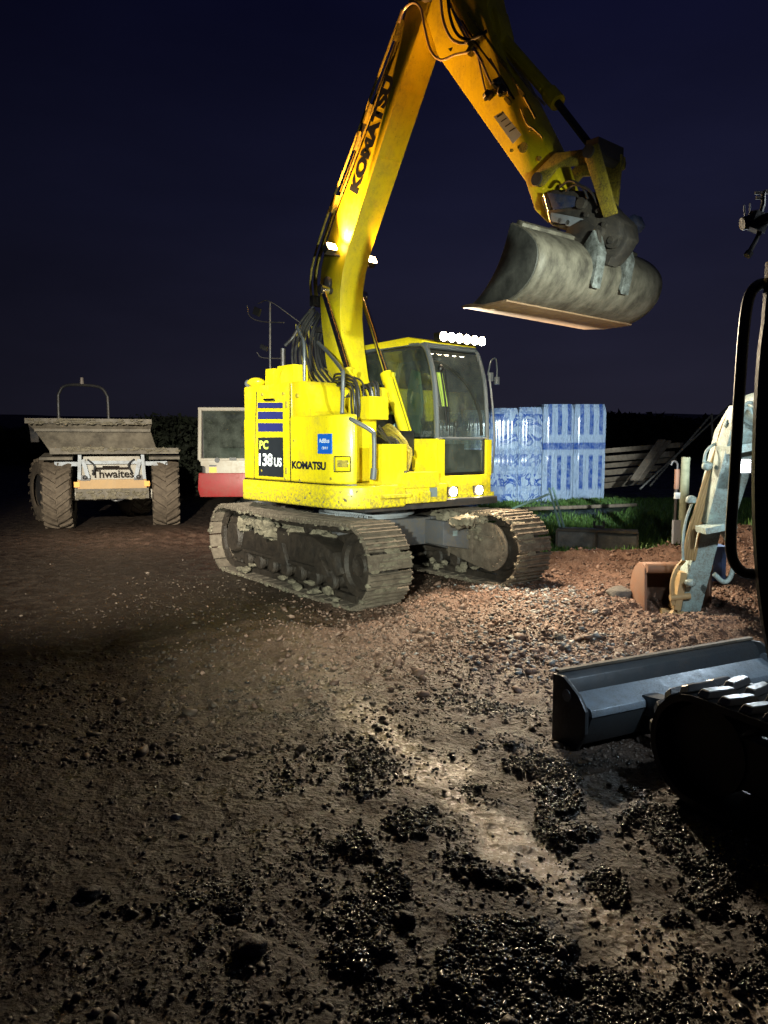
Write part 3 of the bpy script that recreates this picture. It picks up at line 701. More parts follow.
def wrap_text(name, body_, mat, f0, f1, z, h):
    o = text(name, body_, mat, pl, (f0, 0, z), (1, 0, 0), (0, 0, 1), h, f1-f0, .035, 0)
    n_ = len(PA) - 1
    for v in o.data.vertices:
        f = min(max(v.co.x, 0), .999)*n_ + .12*(v.co.z - z)/h; i_ = min(int(f), n_-1); p = PA[i_].lerp(PA[i_+1], f - i_)
        q = (PA[i_+1] - PA[i_]); nn = Vector((q.y, -q.x, 0)).normalized()
        v.co = Vector((p.x, p.y, v.co.z)) + nn*.006
    return o
wrap_text('model_number', '138', 'decal_white', .03, .58, 1.35, .145)
wrap_text('model_number', 'US', 'decal_white', .64, .95, 1.35, .10)
wrap_text('model_number', 'PC', 'decal_lime', .06, .42, 1.54, .10)
k0 = flank(292, 468); k1 = flank(326, 468)
text('brand_lettering', 'KOMATSU', 'decal_navy', body, k0, (1, 0, 0), (0, 0, 1), .085, k1.x-k0.x, .05, .002)
s0 = flank(318, 453); s1 = flank(331.5, 433)
b = MB(); b.box(((s0.x+s1.x)/2, -1.19, (s0.z+s1.z)/2), (s1.x-s0.x, .012, s1.z-s0.z), bev=.002); st = b.build('sticker', 'sticker_blue', body)
text('sticker_lettering', 'AdBlue', 'decal_white', st, (s0.x+.03, -1.197, s0.z+.11), (1, 0, 0), (0, 0, 1), .045, s1.x-s0.x-.06, .015)
text('sticker_lettering', 'ONLY', 'decal_white', st, (s0.x+.08, -1.197, s0.z+.045), (1, 0, 0), (0, 0, 1), .028, (s1.x-s0.x)*.45, .015)
q = flank(344, 463)
def on_tail(u, v, out=0.):   # the point of the wrapped flank seen at this place
    r = ray(u, v); d2 = Vector((Vector((r.x, r.y)).dot(FW), Vector((r.x, r.y)).dot(LF))); o2 = Vector((-SC.dot(FW), -SC.dot(LF))); best = None
    for k in range(len(P2)-3):
        p, q = Vector(P2[k]), Vector(P2[k+1]); e = q-p; den = d2.x*(-e.y) + e.x*d2.y
        if abs(den) < 1e-9: continue
        w_ = p-o2; t = (w_.x*(-e.y) + e.x*w_.y)/den; m_ = (d2.x*w_.y - d2.y*w_.x)/den
        if 0 <= m_ <= 1 and t > 0 and (best is None or t < best[0]):
            nn = Vector((e.y, -e.x)).normalized(); h = o2 + d2*t; nn = nn if nn.dot(h) > 0 else -nn
            best = (t, Vector((h.x + nn.x*out, h.y + nn.y*out, CAM_H + r.z*t)))
    return best[1] if best else None
for (u, v, r_) in ((262, 394, .018), (283, 393, .018), (262, 470, .014), (285, 478, .014), (297, 395, .022), (300, 480, .016), (331, 478, .014), (294, 440, .012)):
    p = on_tail(u, v); nn = Vector((p.x, p.y, 0)).normalized() if p.x < -.846 else Vector((0, -1, 0))
    b = MB(); b.cyl(p - nn*.01, p + nn*.007, r_, seg=14); b.build('bolt', 'yellow_worn', body)
for (ua, va, ub, vb) in ((256.5, 391, 254, 482), (290, 391, 290, 420)):
    b = MB(); pts = [on_tail(ua + (ub-ua)*k/8, va + (vb-va)*k/8) for k in range(9)]; b.tube(pts, .006, 5, 0); b.build('panel_gap', 'black_paint', body)
for (u, v) in ((286.5, 404), (286.5, 470)):
    p = on_tail(u, v); b = MB(); b.box(p, (.03, .02, .07), bev=.006); b.build('hinge', 'yellow_worn', body)
p = on_tail(271, 397); b = MB(); b.tube([on_tail(266, 399) + Vector((0, -.025, 0)), on_tail(276, 399) + Vector((0, -.025, 0))], .012, 8, 0); b.build('door_handle', 'black_paint', body)
b = MB(); A_ = [on_tail(335 + 15*k/8, 471 , .006) for k in range(9)]; B_ = [on_tail(335 + 15*k/8, 456, .006) for k in range(9)]; b.strip(A_, B_); fl = b.build('access_flap', 'yellow_paint', body, smooth=60, solid=.006)
b = MB(); C__ = [on_tail(334.6, 456, .006)] + B_ + [on_tail(350.4, 456, .006), on_tail(350.4, 471, .006)] + A_[::-1] + [on_tail(334.6, 471, .006), on_tail(334.6, 456, .006)]; b.tube(C__, .006, 5, 0); b.build('flap_gap', 'black_paint', fl)
b = MB(); b.box(on_tail(343, 463, .008), (.11, .03, .07), (0, 0, .5), bev=.008); b.build('latch', 'yellow_worn', fl)
m = MB()
for k in range(26):
    u, v = random.uniform(256, 366), 502 - abs(random.gauss(0, 6)); 
    p = on_tail(u, v, .02)
    if p: m.blob((p.x, p.y, max(p.z, .95)), (random.uniform(.008, .035), .012, random.uniform(.008, .025)), k+500, .9, 2)
m.build('mud_splash', 'frame_mud', skirt, smooth=60)['kind'] = 'stuff'
# corner lock plate, steps and front box between flank and boom foot
b = MB(); b.box((1.06, -.56, 1.38), (.20, .34, .44), bev=.02); b.build('battery_box', 'yellow_paint', X0)
b = MB(); b.box((1.10, -.22, 1.22), (.24, .50, .16), bev=.015); b.box((1.25, -.62, 1.07), (.09, .36, .03), bev=.006); b.box((1.25, -.20, 1.04), (.05, .10, .11), bev=.01); b.build('front_step', 'yellow_paint', X0)
b = MB(); b.tube([sp(405, 470, -.40), sp(405, 488, -.40)], .03, 8, 0); b.tube([sp(416, 478, -.2), sp(417, 492, -.2)], .045, 10, 0); b.build('lock_bracket', 'dark_metal', X0)
b = MB(); b.prism([(.78, .97), (1.18, .97), (1.18, 1.17), (.78, 1.17)], -.44, .20, .015); b.build('front_beam', 'yellow_paint', X0)
s_ = MB(); s_.box((1.184, -.02, 1.08), (.006, .11, .10), bev=.002); s_.build('sticker', 'sticker_dull', X0)

# --- cab
CF, CT = 1.00, .80     # front plane at sill and at roof
cab = MB()
cab.box((.16, .66, 1.00), (1.74, .95, .06), bev=.01)
cab = cab.build('cab', 'yellow_paint', X0)
# lower right panel
b = MB(); b.prism([(-.72, 1.02), (1.00, 1.02), (1.00, 1.66), (-.72, 1.66)], .195, .235, .008); b.box((.86, .19, 1.18), (.16, .006, .07), bev=.002); b.build('side_panel', 'yellow_paint', cab)
b = MB(); b.prism([(-.72, 1.02), (1.00, 1.02), (1.00, 1.5), (-.72, 1.5)], 1.07, 1.11, .008); b.build('door', 'yellow_paint', cab)
# front sill with lamps, yellow posts either side of the lower screen
b = MB(); b.prism([(.20, .96), (1.09, .96), (1.09, 1.24), (.20, 1.24)], .94, 1.015, .012, 'yz')
b.box((.985, .255, 1.44), (.07, .11, .42), bev=.012); b.box((.985, 1.05, 1.44), (.07, .085, .42), bev=.012)
b.build('front_sill', 'yellow_paint', cab)
def pill(y, w): return [(CF-.035, y, 1.60), (CF-.04, y, 1.9), (.91, y, 2.35), (CT, y, 2.66), (CT-.10, y, 2.74)]
b = MB()
for y, w in ((.235, .05), (1.07, .04)):
    P = pill(y, w); b.tube(P, w*.62, 8, 5)
b.tube([(-.68, .235, 1.64), (-.70, .235, 2.3), (-.62, .235, 2.66), (-.4, .235, 2.74), (.3, .235, 2.76), (CT-.10, .235, 2.74)], .035, 8)
b.tube([(-.68, 1.08, 1.64), (-.70, 1.08, 2.3), (-.62, 1.08, 2.66), (-.4, 1.08, 2.74), (.3, 1.08, 2.76), (CT-.10, 1.07, 2.74)], .035, 8)
b.tube([(CT-.06, .235, 2.72), (CT-.06, 1.07, 2.72)], .035, 8, 0)
b.tube([(CF-.03, .25, 1.665), (CF-.03, 1.06, 1.665)], .016, 8, 0)
b.box((.1, 1.08, 2.15), (.07, .03, 1.1))
b.build('cab_frame', 'cab_grey', cab)
b = MB(); b.box((.975, .66, 1.262), (.03, .72, .03)); b.box((.975, .325, 1.46), (.03, .03, .40)); b.box((.975, 1.0, 1.46), (.03, .03, .40)); b.build('screen_seal', 'black_paint', cab)
b = MB(); b.prism([(-.66, 2.74), (-.60, 2.81), (.50, 2.83), (.76, 2.77), (.74, 2.73)], .20, 1.10, .02); b.build('roof', 'yellow_paint', cab)
b = MB(); b.box((.975, .66, 1.46), (.006, .70, .40)); b.build('lower_screen', 'cab_glass', cab, smooth=0)
b = MB(); A = [Vector((p[0]+.005, .26, p[2])) for p in pill(0, 0)][:4]; B = [Vector((p.x, 1.05, p.z)) for p in A]; b.strip(A, B); b.build('windscreen', 'cab_glass', cab, smooth=60)
b = MB(); b.prism([(-.66, 1.68), (.95, 1.68), (.95, 1.95), (.89, 2.35), (.78, 2.68), (-.56, 2.70), (-.66, 2.4)], .222, .228); b.build('side_window', 'cab_glass_dark', cab, smooth=0)
b = MB(); b.prism([(-.66, 1.55), (.95, 1.55), (.95, 1.95), (.89, 2.35), (.78, 2.68), (-.56, 2.70), (-.66, 2.4)], 1.078, 1.084); b.build('door_window', 'cab_glass', cab, smooth=0)
b = MB(); b.box((-.69, .68, 2.15), (.008, .84, 1.0)); b.build('rear_window', 'cab_glass_dark', cab, smooth=0)
b = HB(); b.box((.15, 1.055, 1.28), (1.6, .012, .5)); b.box((-.66, .66, 1.35), (.02, .84, .64)); b.box((.15, .66, 1.036), (1.6, .84, .008)); b.box((.15, .245, 1.34), (1.6, .01, .6)); b.box((.05, .66, 2.70), (1.3, .84, .03)); b.build('inner_trim', 'seat_black', cab)
# curved door edge seen through the windscreen
b = MB(); b.tube([(.94, 1.0, 1.70), (.92, .99, 1.95), (.87, .88, 2.22), (.81, .70, 2.42), (.77, .5, 2.52), (.76, .30, 2.55)], .02, 8); b.build('screen_edge', 'black_paint', cab)
b = MB(); b.tube([(.90, .34, 2.50), (.965, .36, 2.1), (.995, .37, 1.75)], .011, 6); b.tube([(.91, .40, 2.45), (.975, .41, 2.0), (.995, .415, 1.7)], .008, 6); b.blob((.91, .345, 2.45), (.03, .03, .05), 1, .2, 2); b.build('wiper', 'black_paint', cab)
b = MB(); b.box((.0, .68, 1.40), (.5, .5, .12), bev=.04); b.box((-.28, .68, 1.75), (.14, .48, .62), (0, -.15, 0), bev=.05); b.box((-.36, .68, 2.15), (.10, .28, .2), (0, -.15, 0), bev=.04); b.build('seat', 'seat_black', cab)
b = HB(); b.box((.35, .40, 1.45), (.5, .12, .35), bev=.03); b.box((.40, .95, 1.45), (.5, .12, .3), bev=.03); b.cyl((.52, .40, 1.6), (.56, .40, 1.82), .012); b.blob((.56, .40, 1.86), (.025, .025, .05), 1, .1, 2); b.cyl((.52, .95, 1.6), (.56, .95, 1.80), .012); b.blob((.56, .95, 1.84), (.025, .025, .05), 1, .1, 2); b.box((.85, .42, 1.95), (.04, .20, .15), (0, .1, .3), bev=.01); b.build('console', 'dark_metal', cab)
b = MB(); b.prism([(.24, 1.75), (.44, 1.72), (.48, 2.1), (.42, 2.45), (.30, 2.5), (.22, 2.2)], .44, .50, .02); b.build('hanging_jacket', 'cloth_green', cab)
b = MB(); b.box((.16, .219, 1.93), (.17, .004, .12)); b.build('sticker', 'skin_paper', cab)
b = MB(); b.box((.20, .219, 1.76), (.13, .004, .17)); b.build('sticker', 'skin_paper', cab)
b = MB(); b.box((.86, .42, 2.22), (.008, .09, .40), (0, -.25, 0)); b.build('sticker', 'decal_lime', cab)
b = MB(); b.box((.36, .219, 1.87), (.06, .004, .04)); b.build('sticker', 'decal_lime', cab)
# rail and mirror at the cab's outer front corner
b = MB(); b.tube([(1.0, 1.13, 1.25), (1.02, 1.14, 1.62), (.99, 1.14, 2.0), (.92, 1.14, 2.45)], .012, 8)
b.tube([(.90, 1.14, 2.42), (.93, 1.16, 2.58), (.93, 1.24, 2.62), (.93, 1.27, 2.50), (.93, 1.27, 2.36)], .009, 8); b.box((.93, 1.16, 2.40), (.04, .05, .10), bev=.01); b.box((.93, 1.27, 2.36), (.05, .04, .09), bev=.01)
b.build('mirror_rail', 'cab_grey', cab)
# roof light bar: one housing, six lamps
lb = MB(); lb.box((.90, .66, 2.80), (.10, .74, .085), bev=.015); lb.box((.80, .45, 2.79), (.16, .05, .03)); lb.box((.80, .9, 2.79), (.16, .05, .03)); lb = lb.build('light_bar', 'black_paint', X0)
for k in range(6):
    b = MB(); b.cyl((.945, .345 + k*.126, 2.80), (.962, .345 + k*.126, 2.80), .050, seg=18); b.build('lamp', 'lamp_warm', lb)
for y in (.43, .86):
    b = MB(); b.box((1.025, y, 1.06), (.03, .16, .11), bev=.015); h_ = b.build('headlight', 'dark_metal', X0)
    b = MB(); b.cyl((1.036, y, 1.06), (1.052, y, 1.06), .052, seg=20); b.build('lens', 'lamp_head', h_)

# --- boom
BL, BR_ = .09, -.25
bf = [(.32, 1.50), (.20, 1.78), (.08, 2.05), (-.07, 2.39), (-.15, 2.78), (-.185, 3.11), (-.17, 3.42), (-.12, 3.62), (-.02, 3.85), (.12, 4.08), (1.08, 5.62), (1.36, 6.05)]
bt = [(1.20, 6.22), (1.02, 6.12), (.86, 5.72), (-.30, 4.22), (-.46, 3.98), (-.56, 3.72), (-.60, 3.45), (-.57, 3.10), (-.48, 2.6), (-.33, 2.1), (-.15, 1.70), (.02, 1.45), (.18, 1.38)]
b = MB(); b.prism(bf + bt, BR_, BL, .008); boom = b.build('boom', 'yellow_boom', X0)
b = MB(); b.cyl((.12, -.42, 1.55), (.12, .22, 1.55), .075); b.build('pin', 'dark_metal', boom)
b = MB()   # mounting brackets either side of the foot
for y in (-.34, .13): b.prism([(-.25, 1.15), (.55, 1.15), (.38, 1.62), (.12, 1.75), (-.08, 1.62)], y, y+.05, .006)
b.build('boom_bracket', 'yellow_boom', X0)
# weld seam collars
t0, t1 = Vector((.86-.02, 0, 5.72)), Vector((1.08, 0, 5.62))
dirb = Vector((.96, 0, 1.54)).normalized(); perp = Vector((dirb.z, 0, -dirb.x))
kk = sp(360, 196, BR_); kt = sp(387, 82, BR_)
L_ = (kt-kk).length
text('brand_lettering', 'KOMATSU', 'decal_navy', boom, kk - Vector((0, .001, 0)) - perp*.05, dirb, (-dirb.z, 0, dirb.x), .185, L_*1.05, .065, .002)
b = HB()
for s_ in (.42, .80): 
    c = Vector((.12, (BL+BR_)/2, 4.08)) + dirb*s_*1.8
    b.box(c + perp*.008, (.012, BL-BR_-.02, .008), (0, math.atan2(dirb.x, dirb.z), 0))
b.build('weld_seam', 'yellow_boom', boom)
# lamps at the bend
for nm, u, v, l in (('r', 331, 247, -.36), ('l', 371, 260, .17)):
    q = sp(u, v, l); 
    bb = MB(); bb.box(q + Vector((-.03, 0, -.01)), (.09, .13, .10), (0, -.6, 0), bev=.015); bb.tube([q + Vector((-.05, 0, -.05)), (q.x+.02, (BR_ if l < 0 else BL), q.z-.08)], .014, 6, 0)
    hh = bb.build('boom_lamp', 'dark_metal', boom)
    bb = MB(); bb.box(q + Vector((.02, 0, .01)), (.02, .11, .08), (0, -.6, 0), bev=.008); bb.build('lens', 'lamp_orange', hh)
# boom cylinders
for l in (-.36, .22):
    top = Vector((-.36, l, 3.42)); foot = Vector((.62, l, 1.38)); u_ = (top-foot).normalized()
    e = foot + u_*1.16
    bb = MB(); bb.cyl(foot, e, .068, seg=24); bb.cyl(e - u_*.10, e + u_*.02, .08, seg=24); bb.cyl(foot - Vector((0, .07, 0)), foot + Vector((0, .07, 0)), .085)
    bb.tube([foot + u_*.1 + Vector((.08, 0, .05)), e - u_*.06 + Vector((.09, 0, .05))], .012, 6, 0); bb.box(e - u_*.05 + Vector((.08, 0, .04)), (.06, .06, .05), bev=.01)
    cy = bb.build('boom_cylinder', 'yellow_paint', X0)
    bb = MB(); bb.cyl(e, top, .036, seg=20); bb.cyl(top - Vector((0, .05, 0)), top + Vector((0, .05, 0)), .06); bb.build('rod', 'chrome', cy)
bb = MB(); bb.cyl((-.36, -.42, 3.42), (-.36, .28, 3.42), .04); bb.blob((-.36, -.30, 3.50), (.07, .05, .09), 4, .15, 2); bb.build('pin', 'dark_metal', boom)
# pipes along the top of the boom
bb = HB()
for k, (o1, dy, rr) in enumerate(((.06, -.22, .014), (.12, -.20, .016), (.07, -.08, .012), (.075, .02, .012), (.17, -.23, .014))):
    ot = Vector((-perp.x, 0, -perp.z))
    A_ = Vector((-.34, 0, 4.18)); B_ = Vector((1.04, 0, 5.98))
    pts = [Vector((-.62, 0, 3.30)) + Vector((-o1, dy, 0)), Vector((-.63, 0, 3.72)) + Vector((-o1, dy, 0)), A_ + ot*o1 + Vector((0, dy, 0)), (A_+B_)/2 + ot*o1 + Vector((0, dy, 0)), B_ + ot*o1 + Vector((0, dy, 0))]
    bb.tube(pts, rr, 8, 8)
bb.build('hydraulic_pipe', 'yellow_worn', boom); bb = HB()
for s_ in (.1, .42, .55, .92):
    c = A_.lerp(B_, s_) + Vector((-perp.x, 0, -perp.z))*.09 + Vector((0, -.14, 0)); bb.box(c, (.03, .26, .20), (0, math.atan2(dirb.x, dirb.z), 0), bev=.006)
bb.build('pipe_bracket', 'yellow_worn', boom)
bb = HB(); bb.box((-.70, -.15, 3.35), (.08, .30, .12), bev=.01); bb.box((-.66, -.1, 3.0), (.06, .3, .06), bev=.01); bb.box(A_.lerp(B_, .48) + Vector((-perp.x*.10, -.22, -perp.z*.10)), (.06, .05, .16), (0, .56, 0), bev=.01); bb.build('pipe_clamp', 'dark_metal', boom)
# hose bundle sagging from the boom pipes to the deck
hb = HB()
for k in range(11):
    t = k/10; j = lambda s=.03: random.uniform(-s, s); dy = -.62 + .45*t
    hb.tube([(-.66+j(), dy*.5+j(), 3.28-.2*t), (-.72+j(), dy*.8, 3.0-.15*t), (-.66+.12*t+j(), dy, 2.62-.1*t), (-.48+.22*t+j(), dy, 2.30+.06*t), (-.18+.25*t, dy+j(), 2.12+.1*t), (.16+.2*t, dy*.8+j(), 2.10+.02*k), (.30+.05*t, dy*.6, 1.9)], random.choice((.014, .017, .02)), 8, 7)
hb.build('hydraulic_hose', 'hose', X0)
hb = HB()
for k in range(8):   # wrapped hoses looping down by the handrail
    r = .04 + k*.018; j = lambda q=.012: random.uniform(-q, q); c = Vector((.60 + j(), -.70 + j(.05), 2.02))
    hb.tube([c + Vector((-.42, .02*k, .16 + r*.5)), c + Vector((-.20+j(), 0, .17 + r)), c + Vector((-.02 + r, j(.03), .14 + r*.7)), c + Vector((.03 + r + j(), 0, .0)), c + Vector((.02 + r*.9, .02, -.16 + j(.03)))], .010 + .003*(k % 2), 8, 6)
hb.build('coiled_hose', 'hose', X0)
hb = HB()
for k in range(6):
    yy = -.50 + k*.06; j = random.uniform
    hb.tube([(-.75, yy, 3.05), (-.70+j(-.02, .02), yy, 2.8), (-.60, yy, 2.55), (-.42, yy-.05, 2.33+.03*k), (-.2, yy, 2.22)], .011, 6, 6)
hb.build('steel_pipe', 'yellow_worn', X0)
# hoses between flank and boom foot
hb = HB()
for k in range(7):
    j = lambda s=3: random.uniform(-s, s)
    hb.tube([sp(380+j(2), 428+k*1.5, -.30), sp(392+j(), 424+k*2, -.35), sp(404+j(), 437+k*2, -.32), sp(409+j(), 456+j(), -.28), sp(404+j(5), 474+j(), -.30), sp(414+j(), 484, -.22)], .010 + .003*(k % 3), 8, 6)
hb.build('hydraulic_hose', 'yellow_worn', X0)
hb = HB()
for k in range(6):
    j = lambda s=3: random.uniform(-s, s)
    hb.tube([sp(377+j(), 425+k*2, -.42), sp(384+j(), 436, -.42), sp(396+j(), 438+k*2, -.40), sp(400+j(), 450+j(), -.38)], .013, 8, 6)
hb.build('hydraulic_hose', 'hose', X0)

# --- arm
AL, AR = .06, -.22
arm_o = [(1.24, 5.86), (1.42, 5.42), (2.55, 3.93), (2.66, 3.66), (2.80, 3.52), (2.92, 3.60), (2.93, 3.78), (2.80, 4.12), (2.30, 5.02), (2.14, 5.38), (1.96, 6.0), (1.75, 6.75), (1.50, 6.9), (1.30, 6.4)]
b = MB(); b.prism(arm_o, AR, AL, .008); arm = b.build('arm', 'yellow_boom', X0)
b = MB(); b.cyl((1.30, -.32, 6.05), (1.30, .16, 6.05), .085); b.build('pin', 'dark_metal', arm)
# cheeks of the boom end and the arm cylinder above the boom (mostly beyond the frame)
b = MB(); b.cyl((.55, -.08, 5.55), (1.25, -.08, 6.5), .075); c_ = b.build('arm_cylinder', 'yellow_boom', X0)
b = MB(); b.cyl((1.25, -.08, 6.5), (1.5, -.08, 6.84), .04); b.build('rod', 'chrome', c_)
# bucket cylinder on top of the arm
c0, c1, c2 = sp(478, 10, -.08), sp(556, 100, -.08), sp(596, 152, -.10)
u_ = (c1-c0).normalized()
b = MB(); b.cyl(c0, c1, .058, seg=24); b.cyl(c1-u_*.12, c1+u_*.03, .072, seg=24); b.cyl(c0-Vector((0, .07, 0)), c0+Vector((0, .07, 0)), .08)
b.tube([c0 + Vector((-.02, -.07, .0)), c1 - u_*.15 + Vector((-.02, -.075, 0))], .012, 6, 0); c_ = b.build('bucket_cylinder', 'yellow_boom', X0)
b = MB(); b.cyl(c1, c2, .032, seg=16); b.build('rod', 'dark_metal', c_)
b = MB(); b.prism([(1.95, 5.3), (2.15, 5.0), (2.2, 5.35), (2.12, 5.6), (1.98, 5.6)], -.17, .01, .008); b.build('cylinder_bracket', 'yellow_boom', arm)
# sticker on the arm
def plane_quad(name, us, l, mat, parent, off=.004):
    b = MB(); P = [sp(u, v, l) - Vector((0, off, 0)) for u, v in us]; Q = [p + Vector((0, off*.8, 0)) for p in P]
    n = len(P); b._add([*P, *Q], [tuple(range(n)), tuple(range(n, 2*n))[::-1]] + [(i, (i+1) % n, n+(i+1) % n, n+i) for i in range(n)])
    bmesh.ops.recalc_face_normals(b.bm, faces=b.bm.faces); return b.build(name, mat, parent, smooth=0)
ws = plane_quad('warning_plate', [(494, 116), (503, 110.5), (521.5, 134), (513, 143)], AR, 'sticker_pale', arm)
for k in range(4):
    a_, b_ = sp(498+k*4.0, 116+k*5, AR), sp(503+k*4.0, 112.5+k*5, AR)
    bb = MB(); bb.tube([a_ - Vector((0, .008, 0)), b_ - Vector((0, .008, 0))], .006 if k else .012, 4, 0); bb.build('sticker_lettering', 'decal_navy', ws)
plane_quad('warning_triangle', [(448, 48), (453, 46.5), (451, 51)], AR, 'decal_navy', arm)
# bright hoses and pipes on the arm
def ptube(pts, l, r, name='hose', mat='hose_sheen', parent=None, seg=8):
    b = MB(); ls = l if isinstance(l, (list, tuple)) else [l]*len(pts)
    b.tube([sp(u, v, ll) for (u, v), ll in zip(pts, ls)], r, seg, 8); return b.build(name, mat, parent or arm)
ptube([(399, 22), (404, 9), (413, 2), (421, 8), (425, 28), (431, 50), (441, 59), (455, 54), (470, 51)], [-.27, -.29, -.31, -.32, -.32, -.32, -.31, -.29, -.26], .013)
ptube([(440, -12), (443, 18), (450, 36), (459, 42), (468, 42)], -.28, .015)
ptube([(447, -12), (450, 15), (457, 33), (468, 39), (480, 35), (487, 30)], [-.27]*5+[-.24, -.2], .015, mat='hose')
ptube([(452, 8), (463, 26), (476, 50), (483, 62)], -.25, .012, 'pipe', 'chrome')
ptube([(447, -5), (458, 22), (470, 44), (480, 58), (488, 76), (492, 84)], -.25, .012, 'pipe')
ptube([(478, 55), (481, 70), (485, 88), (487, 92)], -.25, .010, 'pipe')
ptube([(490, 58), (500, 76), (510, 95)], -.24, .010, 'pipe')
ptube([(521, 108), (527, 123), (534, 128), (543, 137)], -.235, .009, 'pipe', 'yellow_worn')
for (u, v) in ((488, 94), (497, 82), (502, 90)):
    q = sp(u, v, -.25); b = MB(); b.blob(q, (.05, .05, .045), int(u), .25, 2); b.cyl(q, q + Vector((.02, -.05, -.06)), .018, .018, 8); b.build('hose_coupling', 'dark_metal', arm)
for (u, v) in ((470, 51), (480, 36), (472, 44)):
    q = sp(u, v, -.25); b = MB(); b.box(q, (.07, .04, .05), (0, .9, 0), bev=.006); b.build('pipe_clamp', 'yellow_worn', arm)

ptube([(484, 30), (500, 50), (517, 71), (533, 92), (545, 104)], -.17, .011, 'pipe', 'hose_sheen')
ptube([(468, 12), (484, 34), (503, 62), (522, 92), (536, 118)], -.235, .012, 'pipe', 'yellow_worn')
ptube([(462, 20), (476, 42), (498, 72), (514, 98)], -.235, .009, 'pipe', 'hose')
for (u, v) in ((503, 62), (522, 92), (508, 100)):
    q = sp(u, v, -.235); b = MB(); b.box(q, (.09, .03, .03), (0, .9, 0), bev=.005); b.build('pipe_clamp', 'yellow_worn', arm)
for (u, v, r_) in ((524, 147, .045), (540, 158, .02), (531, 128, .018), (512, 150, .016)):
    q = sp(u, v, -.22); b = MB(); b.cyl((q.x, -.235, q.z), (q.x, -.215, q.z), r_, seg=16); b.build('boss', 'yellow_worn', arm)
# --- bucket linkage, hitch and bucket
pinA, pinB, pinC = sp(539, 179, -.25), sp(552, 203, -.25), sp(597, 152, -.2)
for s_, y in ((1, -.27), (1, .075)):
    a_, c_ = Vector((pinA.x, y, pinA.z)), Vector((pinC.x+.02, y, pinC.z-.03))
    b = MB(); b.prism([(a_.x-.06, a_.z-.04), (a_.x-.02, a_.z+.07), (a_.x+.18, a_.z+.17), (c_.x-.12, c_.z+.07), (c_.x+.05, c_.z+.05), (c_.x+.05, c_.z-.05), (c_.x-.14, c_.z-.05), (a_.x+.2, a_.z+.05), (a_.x+.05, a_.z-.06)], y, y+.035, .006); b.build('lever', 'yellow_worn', X0)
    d0 = Vector((c_.x, y-.05, c_.z)); d1 = sp(612, 207, y-.05)
    b = MB(); mid = (d0+d1)/2
    b.prism([(d0.x-.07, d0.z+.03), (d0.x+.07, d0.z+.05), (d1.x+.05, d1.z-.05), (d1.x-.07, d1.z-.06)], y-.065, y-.03, .008); b.build('link_bar', 'yellow_worn', X0)
b = MB(); b.cyl((pinC.x+.02, -.36, pinC.z-.03), (pinC.x+.02, .12, pinC.z-.03), .05); b.cyl((pinA.x, -.29, pinA.z), (pinA.x, .13, pinA.z), .055); b.cyl((pinB.x, -.29, pinB.z), (pinB.x, .13, pinB.z), .055)
b.box((pinC.x+.02, -.12, pinC.z+.02), (.12, .36, .12), bev=.03); b.build('linkage_pins', 'hitch_metal', X0)
b = MB(); b.cyl(sp(566, 165, -.2), sp(582, 158, -.12), .014, seg=8); b.build('grease_line', 'chrome', X0)
hx = lambda u, v: (sp(u-7, v, -.27).x, sp(u-7, v, -.27).z)
b = MB(); b.prism([hx(546, 196), hx(560, 188), hx(600, 190), hx(612, 205), hx(626, 218), hx(628, 236), hx(614, 246), hx(590, 236), hx(556, 224)], -.27, .02, .03); hitch = b.build('quick_hitch', 'hitch_metal', X0)
b = MB(); b.prism([hx(556, 192), hx(584, 196), hx(586, 206), hx(562, 210)], -.305, -.285, .008); b.build('hitch_badge', 'blue_paint', hitch)
b = MB(); b.prism([hx(612, 212), hx(622, 206), hx(626, 216), hx(620, 224)], .0, .13, .01); b.build('hitch_badge', 'blue_paint', hitch)
b = MB(); b.prism([hx(596, 222), hx(626, 220), hx(632, 236), hx(624, 250), hx(614, 262), hx(590, 260), hx(586, 244)], -.22, -.06, .02)
q = sp(613, 240, -.24); b.cyl((q.x, -.26, q.z), (q.x, -.02, q.z), .06, seg=24); b.cyl((q.x, -.28, q.z), (q.x, 0, q.z), .028)
q = sp(583, 203, -.27); b.cyl((q.x, -.31, q.z), (q.x, .12, q.z), .045); q = sp(600, 232, -.27); b.cyl((q.x, -.32, q.z), (q.x, .13, q.z), .05)
b.box(sp(607, 258, -.2), (.16, .14, .07), (0, .5, 0), bev=.01)
b.build('tilt_block', 'hitch_metal', hitch)
for (u, v) in ((556, 216), (566, 220), (574, 222), (592, 214), (604, 210), (610, 224), (598, 246), (606, 240), (582, 226)):
    b = MB(); q = sp(u-5, v, -.28); b.cyl((q.x, -.30, q.z), (q.x, -.26, q.z), .022, .018, 6); b.build('bolt', 'hitch_metal', hitch)
b = MB(); b.prism([hx(560, 212), hx(590, 218), hx(604, 232), hx(598, 236), hx(584, 228), hx(558, 220)], -.30, -.265, .006); b.build('stiffener', 'light_grey_paint', hitch)
b = HB(); b.tube([sp(560, 186, -.3), sp(570, 180, -.33), sp(582, 186, -.33), sp(588, 198, -.3)], .011, 8, 6); b.tube([sp(566, 190, -.3), sp(576, 184, -.34), sp(590, 190, -.33), sp(598, 204, -.3)], .011, 8, 6); b.build('hydraulic_hose', 'hose', hitch)
b = MB(); b.tube([sp(544, 193, -.33), sp(548, 208, -.33), sp(552, 222, -.33), sp(566, 224, -.33)], .008, 6); b.build('hitch_cable', 'chrome', hitch)
b = MB(); b.tube([sp(551, 229, -.2), sp(558, 231, -.2)], .03, 10, 0); b.tube([sp(551, 233, -.2), sp(566, 236, -.2)], .035, 10, 0); b.build('hitch_lug', 'hitch_metal', hitch)
